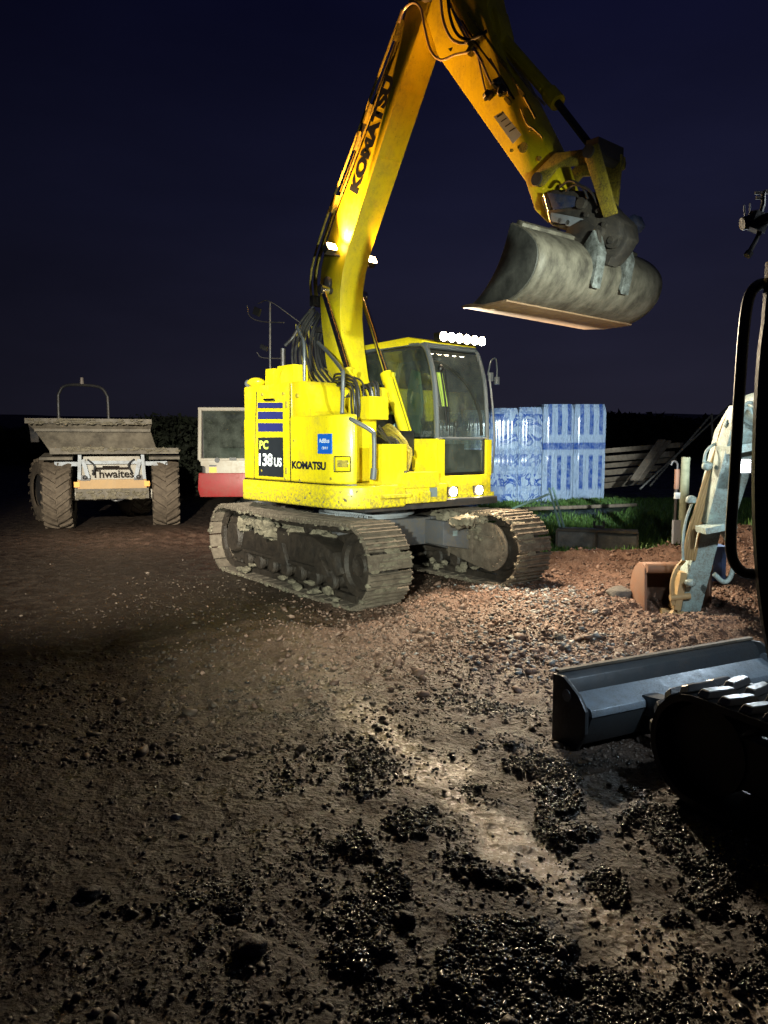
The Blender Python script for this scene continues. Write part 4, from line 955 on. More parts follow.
# bucket: open towards the cab, back shell rounded towards the front
BK0, BK1 = -.95, .49
prof = [(2.56, 2.745), (2.74, 2.72), (2.92, 2.71), (3.07, 2.725), (3.20, 2.775), (3.30, 2.86), (3.345, 2.97), (3.33, 3.07), (3.26, 3.16), (3.17, 3.23), (3.06, 3.29), (3.02, 3.31)]
BP = []
Q = [Vector((p[0], 0, p[1])) for p in prof]
tmp = MB(); 
def cr(P, sm=5):
    Qq = [P[0]*2-P[1]] + P + [P[-1]*2-P[-2]]; o = []
    for i in range(1, len(Qq)-2):
        for k in range(sm):
            t = k/sm; a, b_, c, d_ = Qq[i-1], Qq[i], Qq[i+1], Qq[i+2]
            o.append(.5*((2*b_) + (c-a)*t + (2*a-5*b_+4*c-d_)*t*t + (3*b_-a-3*c+d_)*t**3))
    return o + [P[-1]]
tmp.bm.free(); S = cr(Q)
b = MB()
ni = 16
rows = [[Vector((p.x, BK0 + (BK1-BK0)*k/ni, p.z)) for p in S] for k in range(ni+1)]
for k in range(ni): b.strip(rows[k], rows[k+1])
bmesh.ops.remove_doubles(b.bm, verts=b.bm.verts, dist=.0005)
bucket = b.build('bucket', 'bucket_steel', X0, smooth=50, solid=.022)
open_edge = [Vector((3.02, 0, 3.31)), Vector((2.95, 0, 3.12)), Vector((2.86, 0, 2.97)), Vector((2.72, 0, 2.83)), Vector((2.56, 0, 2.735))]
side = [(p.x, p.z) for p in S] + [(p.x, p.z) for p in cr(open_edge, 4)][1:-1]
for y in (BK0-.012, BK1-.012):
    b = MB(); b.prism([(p[0], p[1]) for p in side], y, y+.024, .003); b.build('side_plate', 'bucket_side_shaded', bucket, smooth=30)
b = MB(); b.prism([(2.44, 2.752), (2.47, 2.732), (2.74, 2.700), (3.04, 2.695), (3.04, 2.712), (2.74, 2.718), (2.58, 2.752)], BK0-.03, BK1+.02, .004); b.build('cutting_edge', 'bucket_lip', bucket)
b = MB(); b.prism([(3.00, 3.27), (3.06, 3.34), (3.12, 3.30), (3.10, 3.24)], BK0+.03, -.34, .006); b.build('top_rail', 'bucket_steel', bucket); b = MB(); b.prism([(3.00, 3.27), (3.06, 3.34), (3.12, 3.30), (3.10, 3.24)], .14, BK1-.05, .006); b.build('top_rail', 'bucket_steel', bucket)
for y in (-.34, .00):
    b = MB(); b.prism([(2.98, 3.26), (3.02, 3.40), (3.20, 3.42), (3.36, 3.30), (3.395, 3.12), (3.37, 3.0), (3.34, 2.98), (3.30, 3.06), (3.18, 3.20)], y, y+.035, .005); b.build('ear', 'hitch_metal', bucket)
    b = MB(); b.prism([(3.34, 3.30), (3.41, 3.12), (3.385, 2.96), (3.36, 2.84), (3.33, 2.90), (3.30, 3.06), (3.24, 3.2)], y-.03, y+.065, .006); b.build('weld_scrape', 'bucket_scrape', bucket)

PV = Vector((3.1, -.15, 3.2))
bucket.matrix_basis = Matrix.Translation(PV + Vector((.07, .02, .0))) @ Matrix.Rotation(R(-8), 4, 'Z') @ Matrix.Rotation(R(-2.5), 4, 'X') @ Matrix.Translation(-PV)
# excavator's lit lamps
def wl(p):   # machine -> world
    return Vector((SC.x + FW.x*p[0] + LF.x*p[1], SC.y + FW.y*p[0] + LF.y*p[1], p[2]))
WARM = (1, .80, .56)
for k, y in enumerate((.40, .68, .96)):
    lamp('light_bar_beam', wl((1.04, y, 2.80)), wl((4.2, y + (k-1)*1.1, 0)), 560, WARM, 120, .6, .06)
for y in (.44, .86):
    lamp('headlight_beam', wl((1.16, y, 1.06)), wl((4.2, y*1.2, .2)), 90, (1, .78, .5), 100, .6, .05)
q = sp(331, 247, -.36); lamp('boom_lamp_beam', wl((q.x+.07, q.y, q.z+.05)), wl((1.7, -.30, 6.0)), 900, (1, .45, .10), 120, .5, .05)
q = sp(371, 260, .17); lamp('boom_lamp_beam', wl((q.x+.07, q.y, q.z+.05)), wl((2.0, .20, 5.6)), 300, (1, .45, .10), 110, .5, .05)
#@@OTHERS
# ------------------------------------------------------------------ site dumper, skip towards the camera
D0 = thing('site_dumper', 'muddy front tipping site dumper with big lugged tyres and a hoop roll bar', 'dumper', (-5.05, 13.7, 0), R(17))
REAR = Matrix.Translation((0, 1.3, 0)) @ Matrix.Rotation(R(24), 4, 'Z') @ Matrix.Translation((0, -1.3, 0))
skip = MB()
A = [(-1.05, .18, 1.56), (-.2, -.02, 1.52)]
# skip body: trough with flared lip
def quadskin(b, P, th=.03): pass
ring = lambda w, y0, y1, z: [(-w, y0, z), (w, y0, z), (w, y1, z), (-w, y1, z)]
R0, R1, R2 = ring(.92, .20, 1.35, 1.42), ring(.98, .02, 1.75, 1.84), ring(1.06, -.14, 1.9, 2.00)
R0 = [(x-.10, y, z) for x, y, z in R0]; R1 = [(x-.28, y, z) for x, y, z in R1]; R2 = [(x-.33, y, z) for x, y, z in R2]
V = R0 + R1 + R2
skip._add([Vector(v) for v in V], [(3, 2, 1, 0)] + [(i, (i+1) % 4, 4+(i+1) % 4, 4+i) for i in range(4)] + [(4+i, 4+(i+1) % 4, 8+(i+1) % 4, 8+i) for i in range(4)])
so = skip.build('skip', 'skip_steel', D0, smooth=20, solid=.03)
b = MB(); b.box((-.33, -.15, 2.0), (2.14, .06, .09), bev=.01); b.box((-.28, -.01, 1.84), (1.98, .06, .05), bev=.01); b.box((.08, .15, 1.46), (2.26, .11, .11), bev=.015); b.build('skip_rim', 'skip_steel', so)
b = MB(); b.prism([(-.15, 1.98), (.06, 1.82), (.12, 1.62), (.2, 1.66), (.3, 1.9), (.3, 1.98)], -1.36, -1.22, .01, 'yz'); b.build('skip_corner', 'dark_metal', so)
def big_tyre(name, c, r, w, parent, mat='tyre', rear=False):
    b = MB(); hw = w/2
    b.lathe((c[0]-hw, c[1], c[2]), (1, 0, 0), [(r*.52, .02), (r*.58, -.0), (r*.80, .0), (r*.93, .03), (r*.955, w*.15), (r*.965, hw), (r*.955, w*.85), (r*.93, w-.03), (r*.80, w), (r*.58, w), (r*.52, w-.02)], 56)
    n = 22
    for k in range(n):
        for s in (-1, 1):
            a0 = 2*math.pi*(k + (.5 if s > 0 else 0))/n
            pts = []
            for t in np.linspace(0, 1, 5):
                aa = a0 + .30*(1-t)*1.0; rr = r*(.965 - .05*max(0, t-.8)*5*.6)
                pts.append((c[0] + s*hw*(.02 + .98*t), aa, rr))
            W_ = .055/r
            vs = []
            for x_, aa, rr in pts:
                for da, dr in ((-W_/2, -.02), (-W_/2*.8, .045), (W_/2*.8, .045), (W_/2, -.02)):
                    vs.append(Vector((x_, c[1] + (rr+dr)*math.sin(-(aa+da)), c[2] + (rr+dr)*math.cos(-(aa+da)))))
            m = len(pts); fs = [(i*4+j, i*4+j+1, (i+1)*4+j+1, (i+1)*4+j) for i in range(m-1) for j in range(3)] + [(0, 1, 2, 3), ((m-1)*4+3, (m-1)*4+2, (m-1)*4+1, (m-1)*4)]
            v_, f_ = b._add(vs, fs); bmesh.ops.recalc_face_normals(b.bm, faces=f_)
    if rear: b.xf(REAR)
    t = b.build(name, mat, parent, smooth=40)
    b = MB(); b.lathe((c[0]-hw*.7, c[1], c[2]), (1, 0, 0), [(0, .04), (r*.3, .04), (r*.5, .0), (r*.55, .0), (r*.55, w*.7), (r*.5, w*.7), (r*.3, w*.66), (0, w*.66)], 32)
    if rear: b.xf(REAR)
    b.build('rim', 'dark_metal', t)
    return t
for sx in (-1, 1):
    big_tyre('tyre', (sx*.96, .55, .64), .64, .50, D0); big_tyre('tyre', (sx*.90, 2.6, .64), .64, .46, D0, rear=True)
b = MB()   # cranked chassis plate, narrower at the top
b.prism([(-.62, .62), (.62, .62), (.60, .86), (.50, 1.36), (-.50, 1.36), (-.60, .86)], .28, .34, .01)
b.box((0, 1.6, .85), (.8, 2.6, .45), bev=.03); b.cyl((-.9, .62, .64), (.9, .62, .64), .13)
pn = b.build('chassis_plate', 'white_panel', D0)
b = MB(); b.box((0, .25, .84), (1.22, .10, .17), bev=.015); b.build('bumper', 'orange_plank', D0)
b = MB(); b.box((0, .27, .66), (1.30, .12, .20), bev=.03); b.build('front_beam', 'skip_steel', D0)
b = MB(); b.box((0, .24, 1.245), (1.15, .05, .06), bev=.01); b.box((-.8, .3, 1.22), (.4, .06, .08), bev=.01); b.box((.8, .3, 1.22), (.4, .06, .08), bev=.01); b.build('cross_bar', 'light_grey_paint', D0)
for sx in (-1, 1):
    b = MB(); b.box((sx*.56, .22, 1.24), (.06, .08, .62), (0, sx*-.05, 0), bev=.01); b.box((sx*.46, .20, 1.13), (.07, .06, .36), (0, sx*.22, 0), bev=.01); b.build('tipping_arm', 'light_grey_paint', D0)
    b = MB(); b.box((sx*.47, .22, .96), (.17, .07, .10), bev=.02); b.blob((sx*.47, .18, .97), (.05, .03, .04), 3, .1, 2); b.build('headlight', 'dark_metal', D0)
    b = MB(); b.box((sx*.95, .45, 1.36), (.56, .7, .05), (R(6), 0, 0), bev=.01); b.build('mudguard', 'skip_steel', D0)
b = HB()
b.tube([(-.42, .24, 1.30), (-.30, .16, 1.18), (-.34, .2, 1.02)], .018, 8, 6); b.tube([(.40, .24, 1.30), (.30, .15, 1.20), (.36, .2, 1.04)], .018, 8, 6); b.tube([(-.1, .3, .62), (.05, .2, .52), (.3, .3, .60)], .02, 8, 6); b.build('hydraulic_hose', 'hose', D0)
for sx in (-1, 1):
    b = MB(); b.cyl((sx*.40, .5, .95), (sx*.40, .6, 1.75), .05); b.cyl((sx*.40, .45, .8), (sx*.40, .55, 1.3), .035); b.build('tipping_ram', 'dark_metal', D0)
    b = MB(); b.box((sx*.62, .19, .84), (.10, .03, .10), bev=.01); b.build('side_lamp', 'label_orange', D0)
m = MB()
for k in range(60): m.blob((random.uniform(-1.35, .70), -.19 + random.uniform(-.02, .02), random.choice((2.02, 1.98, 1.95))), (random.uniform(.02, .08), .02, random.uniform(.008, .02)), k+900, .9, 2)
for k in range(40): m.blob((random.uniform(-1.0, 1.2), .09, 1.50 + random.uniform(-.05, .03)), (random.uniform(.02, .08), .02, random.uniform(.01, .03)), k+960, .9, 2)
for k in range(50): m.blob((random.uniform(-.62, .62), .20, random.uniform(.57, .72)), (random.uniform(.02, .06), .02, random.uniform(.01, .04)), k+1200, .9, 2)
m.build('caked_mud', 'frame_mud', D0, smooth=60)['kind'] = 'stuff'
text('brand_lettering', 'Thwaites', 'ink', pn, (-.36, .276, .955), (1, 0, 0), (0, 0, 1), .15, .74, .02, .025)
b = MB(); b.box((0, .272, 1.13), (.62, .008, .045)); b.box((-.02, .272, 1.16), (.30, .008, .04)); b.build('vent_slot', 'ink', pn)
b = MB()
b.tube([(-.50, 1.9, 1.2), (-.50, 1.9, 2.4), (-.47, 1.9, 2.62), (-.34, 1.9, 2.76), (0, 1.9, 2.79), (.34, 1.9, 2.76), (.47, 1.9, 2.62), (.50, 1.9, 2.4), (.50, 1.9, 1.2)], .030, 10, 6)
rb = b.xf(Matrix.Translation((-.35, 0, 0)) @ REAR).build('roll_bar', 'dark_metal', D0)
b = MB(); b.cyl((-.02, 1.9, 2.81), (-.02, 1.9, 2.94), .04, .03); b.xf(Matrix.Translation((-.35, 0, 0)) @ REAR).build('beacon', 'lamp_off', rb)
b = MB(); b.box((0, 2.6, 1.15), (1.1, 1.5, .6), bev=.05); b.xf(REAR).build('engine_cover', 'skip_steel', D0)
b = MB(); b.box((0, 2.2, 1.55), (.5, .14, .5), bev=.05); b.xf(REAR).build('seat', 'seat_black', D0)

# ------------------------------------------------------------------ compact excavator with white door behind the big machine
M0 = thing('compact_excavator', 'small red and white excavator standing mostly hidden behind the yellow machine', 'excavator', (-2.6, 14.0, 0), R(2))
def q2(u, v, Y=13.2): p = at(u, v, Y); return (p.x + 2.6, p.z)
b = MB(); x0, x1 = q2(198, 500)[0], q2(198, 500)[0] + 1.7; z0, z1 = q2(200, 497)[1], q2(200, 473)[1]
b.prism([(x0+.02, z0), (x1, z0), (x1, z1), (x0+.0, z1), (x0-.02, z0+.15)], -.82, .9, .02); b.build('base_skirt', 'red_paint', M0)
dz0, dz1, dx0, dx1 = q2(207, 485)[1]-.0, q2(200, 460)[1], q2(204, 480)[0], q2(252, 480)[0]
b = MB(); b.prism([(dx0, dz0+.1), (dx0+.06, dz0), (dx1, dz0), (dx1, dz1), (dx0-.08, dz1), (dx0-.08, dz1-.1), (dx0, dz1-.12)], -.80, -.74, .015); dr = b.build('door', 'white_panel', M0)
zt = q2(200, 408)[1]
b = MB()
for (a_, b_) in (((dx0-.10, dz1), (dx0-.07, zt)), ((dx0-.10, zt-.02), (dx1, zt-.02)), ((dx1-.05, dz1), (dx1-.05, zt)), ((dx0-.10, dz1), (dx1, dz1))):
    b.tube([(a_[0], -.77, a_[1]), (b_[0], -.77, b_[1])], .035, 8, 0)
b.build('door_frame', 'white_panel', dr)
b = MB(); b.box(((dx0+dx1)/2-.05, -.77, (dz1+zt)/2), (dx1-dx0-.05, .008, zt-dz1-.06)); b.build('window', 'cab_glass_dark', dr, smooth=0)
b = HB(); b.cyl(( (dx0+.22), -.83, dz1+.0), ((dx0+.22), -.79, dz1), .045); b.box((dx0+.50, -.81, dz1+.02), (.12, .04, .05), bev=.01); b.build('handle', 'black_paint', dr)
b = MB(); b.box((dx0+.14, -.803, dz0+.27), (.13, .004, .10)); b.build('warning_label', 'label_orange', dr)
b = MB(); b.box((dx0+.14, -.804, dz0+.345), (.13, .004, .025)); b.build('warning_label', 'decal_dark', dr)
b = MB()
b.box((dx0+.75, 0, (dz1+zt)/2+.02), (1.5, 1.4, .04)); b.bm.clear()
for xx in (dx0-.04, dx0+1.2):
    for yy in (-.70, .75): b.tube([(xx, yy, dz0), (xx, yy, zt-.06)], .035, 8, 0)
b.box((dx0+.60, .02, zt-.03), (1.34, 1.5, .06), bev=.02); b.box((dx0+.60, .75, (dz0+dz1)/2+.1), (1.3, .04, dz1-dz0+.2)); b.box((dx0+.75, .1, dz1-.15), (.4, .5, .1), bev=.03); b.box((dx0+.95, .1, dz1+.15), (.12, .45, .5), bev=.03)
b.build('cab_shell', 'dark_metal', M0)
for sy in (-1, 1):
    b = MB()
    for (x, z, t) in loop_pts(.75, .22, .24, 40): b.box((x + x0 + 1.25, sy*.62, z), (.085, .32, .03), (0, t, 0), bev=.006)
    b.box((x0+1.25, sy*.62, .24), (1.4, .2, .2), bev=.03); b.build('track', 'dark_mud', M0)
b = MB(); b.cyl((x0+.95, 0, .3), (x0+.95, 0, z0), .35); b.box((x0+.95, 0, .3), (.8, 1.2, .2)); b.build('slew_ring', 'dark_metal', M0)

# ------------------------------------------------------------------ foreground small excavator (camera's right)
G0 = thing('mini_excavator', 'dark mini excavator at the right edge, dozer blade down, pale boom reaching forward', 'excavator', (1.655, 4.13, 0), math.atan2(.44, .9))
# local: x along the blade (to the machine's right), y forward away from the machine
gi = G0.matrix_basis.copy() if False else (Matrix.Translation((1.655, 4.13, 0)) @ Matrix.Rotation(math.atan2(.44, .9), 4, 'Z'))
GI = gi.inverted()
def gl(u, v, Y): return GI @ at(u, v, Y)
b = MB(); bw = .765
# curved mouldboard (front) and box section on the machine side
mb_ = [(.10, .0), (.05, .03), (.015, .12), (.02, .24), (.06, .33), (.10, .365), (.085, .375), (.04, .345), (-.005, .25), (-.01, .12), (.03, .0)]
b.prism(mb_, -bw, bw, .004, 'yz'); bl = b.build('blade', 'blade_metal', G0)
b = MB(); b.prism([(-.012, .20), (-.012, .29), (-.15, .235), (-.16, .20)], -bw+.03, bw-.03, .004, 'yz'); b.build('blade_ledge', 'blade_top_lit', bl)
b = MB(); b.prism([(-.012, .02), (-.012, .20), (-.155, .198), (-.10, .04)], -bw+.03, bw-.03, .004, 'yz'); b.build('blade_box', 'blade_metal', bl)
for sx in (-1, 1):
    b = MB(); P = [(.10, .0), (.10, .37), (.02, .375), (-.10, .31), (-.16, .24), (-.16, .12), (-.09, .0)]
    b.prism(P, sx*(bw+.005) - .012, sx*(bw+.005) + .012, .004, 'yz'); pl_ = b.build('end_plate', 'blade_metal', bl)
    b = MB(); b.cyl((sx*(bw+.005) - .02, -.02, .285), (sx*(bw+.005) + .02, -.02, .285), .032, seg=20); b.build('lifting_eye', 'blade_top_lit', pl_)
b = MB(); b.box((0, .088, .385), (bw*2, .03, .014), bev=.003); b.build('cutting_edge', 'skip_steel', bl)
for sx in (-1, 1):
    b = MB(); P0 = Vector((sx*.24 - .09, -.13, .20)); P1_ = Vector((sx*.24 - .06, -1.5, .36))
    b.box((P0+P1_)/2, (.09, (P1_-P0).length, .11), ((P1_-P0).z/1.4*-1, 0, 0), bev=.01); b.prism([(-.10, .18), (-.10, .02), (-.5, .20)], sx*.24-.10, sx*.24-.08, .002, 'yz')
    b.build('push_arm', 'blade_metal', G0)
def rubber_track(y0, y1, xc, w=.38, r=.245, zc=.275):
    b = MB(); n = 88; per = None
    L = (y1-y0)/2 - r; cyc = (y0+y1)/2
    pts = loop_pts(L, r, zc, n)
    ring_ = []
    for (s_, z, t) in pts: ring_.append((cyc + s_, z, t))
    # belt
    inn = [(cyc + s_, z) for s_, z, t in loop_pts(L, r-.03, zc, n)]
    for k in range(n):
        k2 = (k+1) % n
        for (ya, za), (yb, zb) in (((ring_[k][0], ring_[k][1]), (ring_[k2][0], ring_[k2][1])),):
            (yc_, zc_), (yd, zd) = inn[k], inn[k2]
            b._add([Vector((xc-w/2, ya, za)), Vector((xc+w/2, ya, za)), Vector((xc+w/2, yb, zb)), Vector((xc-w/2, yb, zb)), Vector((xc-w/2, yc_, zc_)), Vector((xc+w/2, yc_, zc_)), Vector((xc+w/2, yd, zd)), Vector((xc-w/2, yd, zd))],
                   [(0, 1, 2, 3), (7, 6, 5, 4), (0, 3, 7, 4), (1, 5, 6, 2)])
    bmesh.ops.remove_doubles(b.bm, verts=b.bm.verts, dist=.0005)
    tr = b.build('track', 'rubber', G0)
    b = MB(); lug = loop_pts(L, r+.014, zc, 46)
    for k, (s_, z, t) in enumerate(lug):
        for s in (-1, 1):
            x_ = xc + s*w*.25; M = Matrix.Translation((x_, cyc+s_, z)) @ Matrix.Rotation(-t, 4, 'X')
            sh = .028*s*(1 if k % 2 else 1)
            P = []
            for zz, sc_ in ((-.012, 1), (.020, .78)):
                for dx_, dy_ in ((-w*.23, -.030), (-w*.02*s, -.030-.0), (w*.23, -.022), (w*.23, .022), (0, .034), (-w*.23, .026)):
                    P.append(M @ Vector((dx_*sc_, (dy_ + (s*dx_*.18))*sc_ + sh, zz)))
            v_, f_ = b._add(P, [(5, 4, 3, 2, 1, 0), (6, 7, 8, 9, 10, 11)] + [(i, (i+1) % 6, 6+(i+1) % 6, 6+i) for i in range(6)])
            bmesh.ops.recalc_face_normals(b.bm, faces=f_)
            b._bev(f_, .004, 1)
    b.build('lugs', 'lug_rubber', tr, smooth=22)
    b = MB(); b.box((xc, cyc, zc), (w*.55, 2*L, .22), bev=.03)
    for ye in (cyc-L, cyc+L): b.cyl((xc-w*.3, ye, zc), (xc+w*.3, ye, zc), r-.05, seg=28)
    for k in range(4): b.cyl((xc-w*.3, cyc-L+.25+k*(2*L-.5)/3, .10), (xc+w*.3, cyc-L+.25+k*(2*L-.5)/3, .10), .07)
    b.build('track_frame', 'black_paint', tr)
rubber_track(-2.60, -.56, -.56); rubber_track(-2.60, -.56, .60)
b = MB(); b.box((0, -1.5, .32), (.9, 1.2, .25), bev=.03); b.cyl((0, -1.5, .4), (0, -1.5, .62), .36, seg=32); b.build('undercarriage', 'black_paint', G0)
# upper body (turned a little to the camera's right), cab frame, lamps: placed in world then brought into the machine's frame
def gw(x, y, z): return GI @ Vector((x, y, z))
up_yaw = math.atan2(.44, .9)
def gworld(mbld): return mbld.xf(GI)
b = MB(); b.box((2.55, 2.1, .82), (1.5, 1.35, .45), bev=.08); b.box((2.9, 1.6, 1.25), (.9, .6, .6), bev=.1); gworld(b).build('body', 'black_paint', G0)
# left front post: a curved black section
pts = [(768, 262), (764, 318), (759, 360), (755, 430), (754, 500), (757, 570), (763, 622), (772, 668)]
W3 = [at(u + 9, v, 2.55) for u, v in pts]
b = MB(); b.tube(W3, .036, 10, 5); b.tube([p + Vector((.05, .02, 0)) for p in W3], .05, 10, 5); gworld(b).build('cab_post', 'black_paint', G0)
b = MB(); b.strip([p + Vector((.0, .01, 0)) for p in W3], [Vector((1.75, 2.45, p.z)) for p in W3]); gworld(b).build('cab_side', 'black_paint', G0, solid=.03)
b = MB(); b.box((2.05, 1.85, 2.42), (1.32, 1.3, .08), bev=.03)
for (x_, y_) in ((2.66, 2.45), (2.66, 1.25), (1.44, 1.25)): b.tube([(x_, y_, .9), (x_, y_, 2.42)], .04, 8, 0)
b.tube([(1.44, 2.5, 2.40), (2.66, 2.5, 2.42)], .03, 8, 0)
b.box((1.42, 1.9, .95), (.08, 1.25, .25), bev=.02); gworld(b).build('cab_frame', 'black_paint', G0)
b = MB(); b.box((2.05, 1.75, 1.35), (.5, .5, .12), bev=.04); b.box((2.05, 1.45, 1.7), (.48, .12, .6), bev=.05); gworld(b).build('seat', 'seat_black', G0)
rl = [(782, 283), (768, 283), (757, 286), (749, 298), (744, 330), (739, 400), (735, 470), (731, 530), (732, 556), (740, 570), (752, 574), (782, 574)]
b = MB(); b.tube([at(u, v, 2.6) for u, v in rl], .019, 12, 5); gworld(b).build('grab_rail', 'black_paint', G0)
# little mirror bracket by the roof corner
b = MB(); b.box(at(757, 222, 2.7), (.06, .05, .06), (.2, .3, .2), bev=.012); b.cyl(at(742, 224, 2.7), at(754, 221, 2.7), .022, .026, 14); b.tube([at(770, 192, 2.7), at(764, 193, 2.7), at(763, 205, 2.7), at(758, 220, 2.7)], .008, 6)
b.tube([at(755, 193, 2.7), at(766, 193, 2.7)], .006, 6, 0); b.tube([at(756, 198, 2.7), at(765, 198, 2.7)], .006, 6, 0)
b.tube([at(772, 212, 2.7), at(763, 226, 2.7), at(756, 240, 2.7), at(749, 253, 2.7)], [.012, .010, .008, .009], 8)
b.tube([at(750, 252, 2.7), at(747, 256, 2.7)], .014, 8, 0); b.tube([at(744, 205, 2.7), at(745, 216, 2.7)], .003, 5, 0); b.tube([at(750, 203, 2.7), at(750, 216, 2.7)], .003, 5, 0)
b.tube([at(757, 222, 2.7), Vector((1.44, 2.5, 2.40))], .02, 8, 0)
gworld(b).build('mirror_bracket', 'dark_metal', G0)
# boom and arm of the mini: the far end comes down into the dig
bp = lambda u, v, Y: at(u, v, Y)
def slab(pts, w, depth, mat, name, parent=G0, taper=None):
    """beam following points on its near-left edge; width across the picture, depth away from the camera"""
    b = MB(); rows_ = []
    for k, p in enumerate(pts):
        ww = w[k] if isinstance(w, (list, tuple)) else w; dd = depth[k] if isinstance(depth, (list, tuple)) else depth
        p = Vector(p); rows_.append([p, p + Vector((ww, .03*ww, 0)), p + Vector((ww + .02, dd, .0)), p + Vector((.02, dd, 0))])
    V = [v for r in rows_ for v in r]; n = len(rows_)
    fs = [(i*4+j, i*4+(j+1) % 4, (i+1)*4+(j+1) % 4, (i+1)*4+j) for i in range(n-1) for j in range(4)] + [(3, 2, 1, 0), ((n-1)*4, (n-1)*4+1, (n-1)*4+2, (n-1)*4+3)]
    v_, f_ = b._add(V, fs); bmesh.ops.recalc_face_normals(b.bm, faces=f_); b._bev(f_, .008, 2)
    return gworld(b).build(name, mat, parent, smooth=30)
arm2 = slab([bp(681, 612, 6.55), bp(688, 575, 6.45), bp(700, 530, 6.3)], [.18, .20, .19], [.16, .24, .28], 'mini_boom_white', 'arm')
boom2 = slab([bp(707, 524, 6.15), bp(718, 480, 6.0), bp(731, 430, 5.8), bp(742, 404, 5.65)], [.23, .25, .24, .22], [.30, .34, .34, .26], 'mini_boom_white', 'boom')
b = MB(); P_ = [Vector((2.86, 5.75, 1.86)), Vector((2.95, 5.1, 1.95)), Vector((2.8, 4.1, 1.55)), Vector((2.5, 3.0, .95))]
for k in range(3): b.cyl(P_[k], P_[k+1], .13, seg=12)
gworld(b).build('boom_base', 'mini_boom_white', G0)
b = MB(); b.box(bp(716, 527, 6.1), (.26, .20, .05), (0, -.2, 0), bev=.01); b.box(bp(741, 447, 5.9), (.26, .3, .06), (0, -.2, 0), bev=.01); gworld(b).build('boom_flange', 'mini_boom_white', G0)
# yellowish side rail with hoses
b = MB()
def lft(pts, Ys): return [bp(u, v, Y) for (u, v), Y in zip(pts, Ys)]
sl = slab([bp(679, 604, 6.72), bp(682, 572, 6.7), bp(694, 520, 6.55), bp(716, 466, 6.3), bp(728, 428, 6.1)], [.07, .10, .10, .12, .10], .12, 'mini_boom_yellow', 'side_rail')
b = HB()
for k in range(5):
    j = k*2.6; jr = random.uniform(-1, 1)
    b.tube(lft([(684+j, 560), (688+j+jr, 535), (697+j, 505), (705+j+jr, 480), (716+j, 450), (722+j, 428), (730+j, 412)], [6.38, 6.32, 6.25, 6.2, 6.1, 6.0, 5.9]), .013, 8, 6)
gworld(b).build('hydraulic_hose', 'mini_boom_yellow', G0)
b = HB()
b.tube(lft([(704, 462), (706, 452), (713, 445), (722, 442), (728, 446)], [6.1]*5), .013, 8, 6); b.tube(lft([(742, 412), (746, 404), (752, 403), (755, 410), (756, 420)], [5.6]*5), .014, 8, 6); b.tube(lft([(738, 428), (743, 412), (748, 408), (753, 414)], [5.6]*4), .013, 8, 6)
b.tube(lft([(683, 560), (683, 540), (686, 520), (693, 500)], [6.3]*4), .012, 8, 6)
gworld(b).build('hose_loop', 'mini_boom_white', G0); b = HB()
for (u, v, Y) in ((691, 500, 6.2), (729, 424, 5.9), (707, 466, 6.1), (690, 583, 6.4)): b.blob(bp(u, v, Y), (.045, .05, .04), int(u), .2, 2)
gworld(b).build('hose_fitting', 'mini_boom_white', G0)
b = MB(); b.tube(lft([(721, 530), (728, 542), (733, 560), (731, 576), (724, 582), (714, 574)], [6.2]*6), .020, 10, 6); gworld(b).build('guard_loop', 'mini_boom_white', G0)
b = MB(); b.box(bp(746, 466, 5.7), (.13, .06, .11), bev=.02); wk = gworld(b).build('boom_or_assumed_lamp', 'dark_metal', G0)
b = MB(); b.box(bp(743, 466, 5.65), (.10, .02, .09), bev=.01); gworld(b).build('lens', 'lamp_cool', wk)
# mini bucket, open towards the machine
b = MB(); bx0, bx1, by, bz = 2.42, 3.02, 6.75, .0
g0 = gz(2.6, 6.7) - .10
pr_ = [(.0, .50), (.12, .53), (.26, .48), (.36, .36), (.38, .2), (.32, .06), (.18, .0), (-.06, -.02)]
C_ = cr([Vector((0, by+p[0], g0+p[1])) for p in pr_], 4)
b.strip([Vector((bx0, p.y, p.z)) for p in C_], [Vector((bx1, p.y, p.z)) for p in C_]); bk = gworld(b).build('bucket', 'rusty_bucket', G0, solid=.02, smooth=50)
for x_ in (bx0, bx1):
    b = MB(); b.prism([(p.y, p.z) for p in C_] + [(by-.02, g0+.2)], x_-.012, x_+.012, .003, 'yz'); gworld(b).build('side_plate', 'rusty_bucket', bk)
b = MB(); b.cyl((bx0, by-.01, g0+.50), (bx1, by-.01, g0+.50), .045); gworld(b).build('top_tube', 'rusty_bucket', bk)
b = MB(); b.cyl((2.52, 6.62, g0+.12), (2.86, 6.62, g0+.12), .035); b.tube(lft([(673, 605), (672, 585), (676, 570), (684, 560)], [6.5]*4), .022, 8, 5); b.tube(lft([(671, 612), (676, 616), (684, 614)], [6.5]*3), .03, 8, 3); b.box(bp(678, 590, 6.55), (.06, .14, .34), (0, .15, 0), bev=.01); b.cyl(bp(670, 598, 6.5), bp(690, 596, 6.5), .03); gworld(b).build('bucket_link', 'mini_boom_yellow', G0)
# assumed roof lamps of the mini (unseen, beyond the frame), the light that falls on the big machine
for k, (x_, y_, z_) in enumerate(((1.60, 2.56, 2.52), (2.45, 2.56, 2.52))):
    b = MB(); b.box((x_, y_, z_), (.16, .08, .10), bev=.015); wk = gworld(b).build('boom_or_assumed_lamp', 'dark_metal', G0)
    b = MB(); b.box((x_, y_+.045, z_), (.13, .015, .08), bev=.01); gworld(b).build('lens', 'lamp_cool', wk)
COOL = (.92, 1.0, .84)
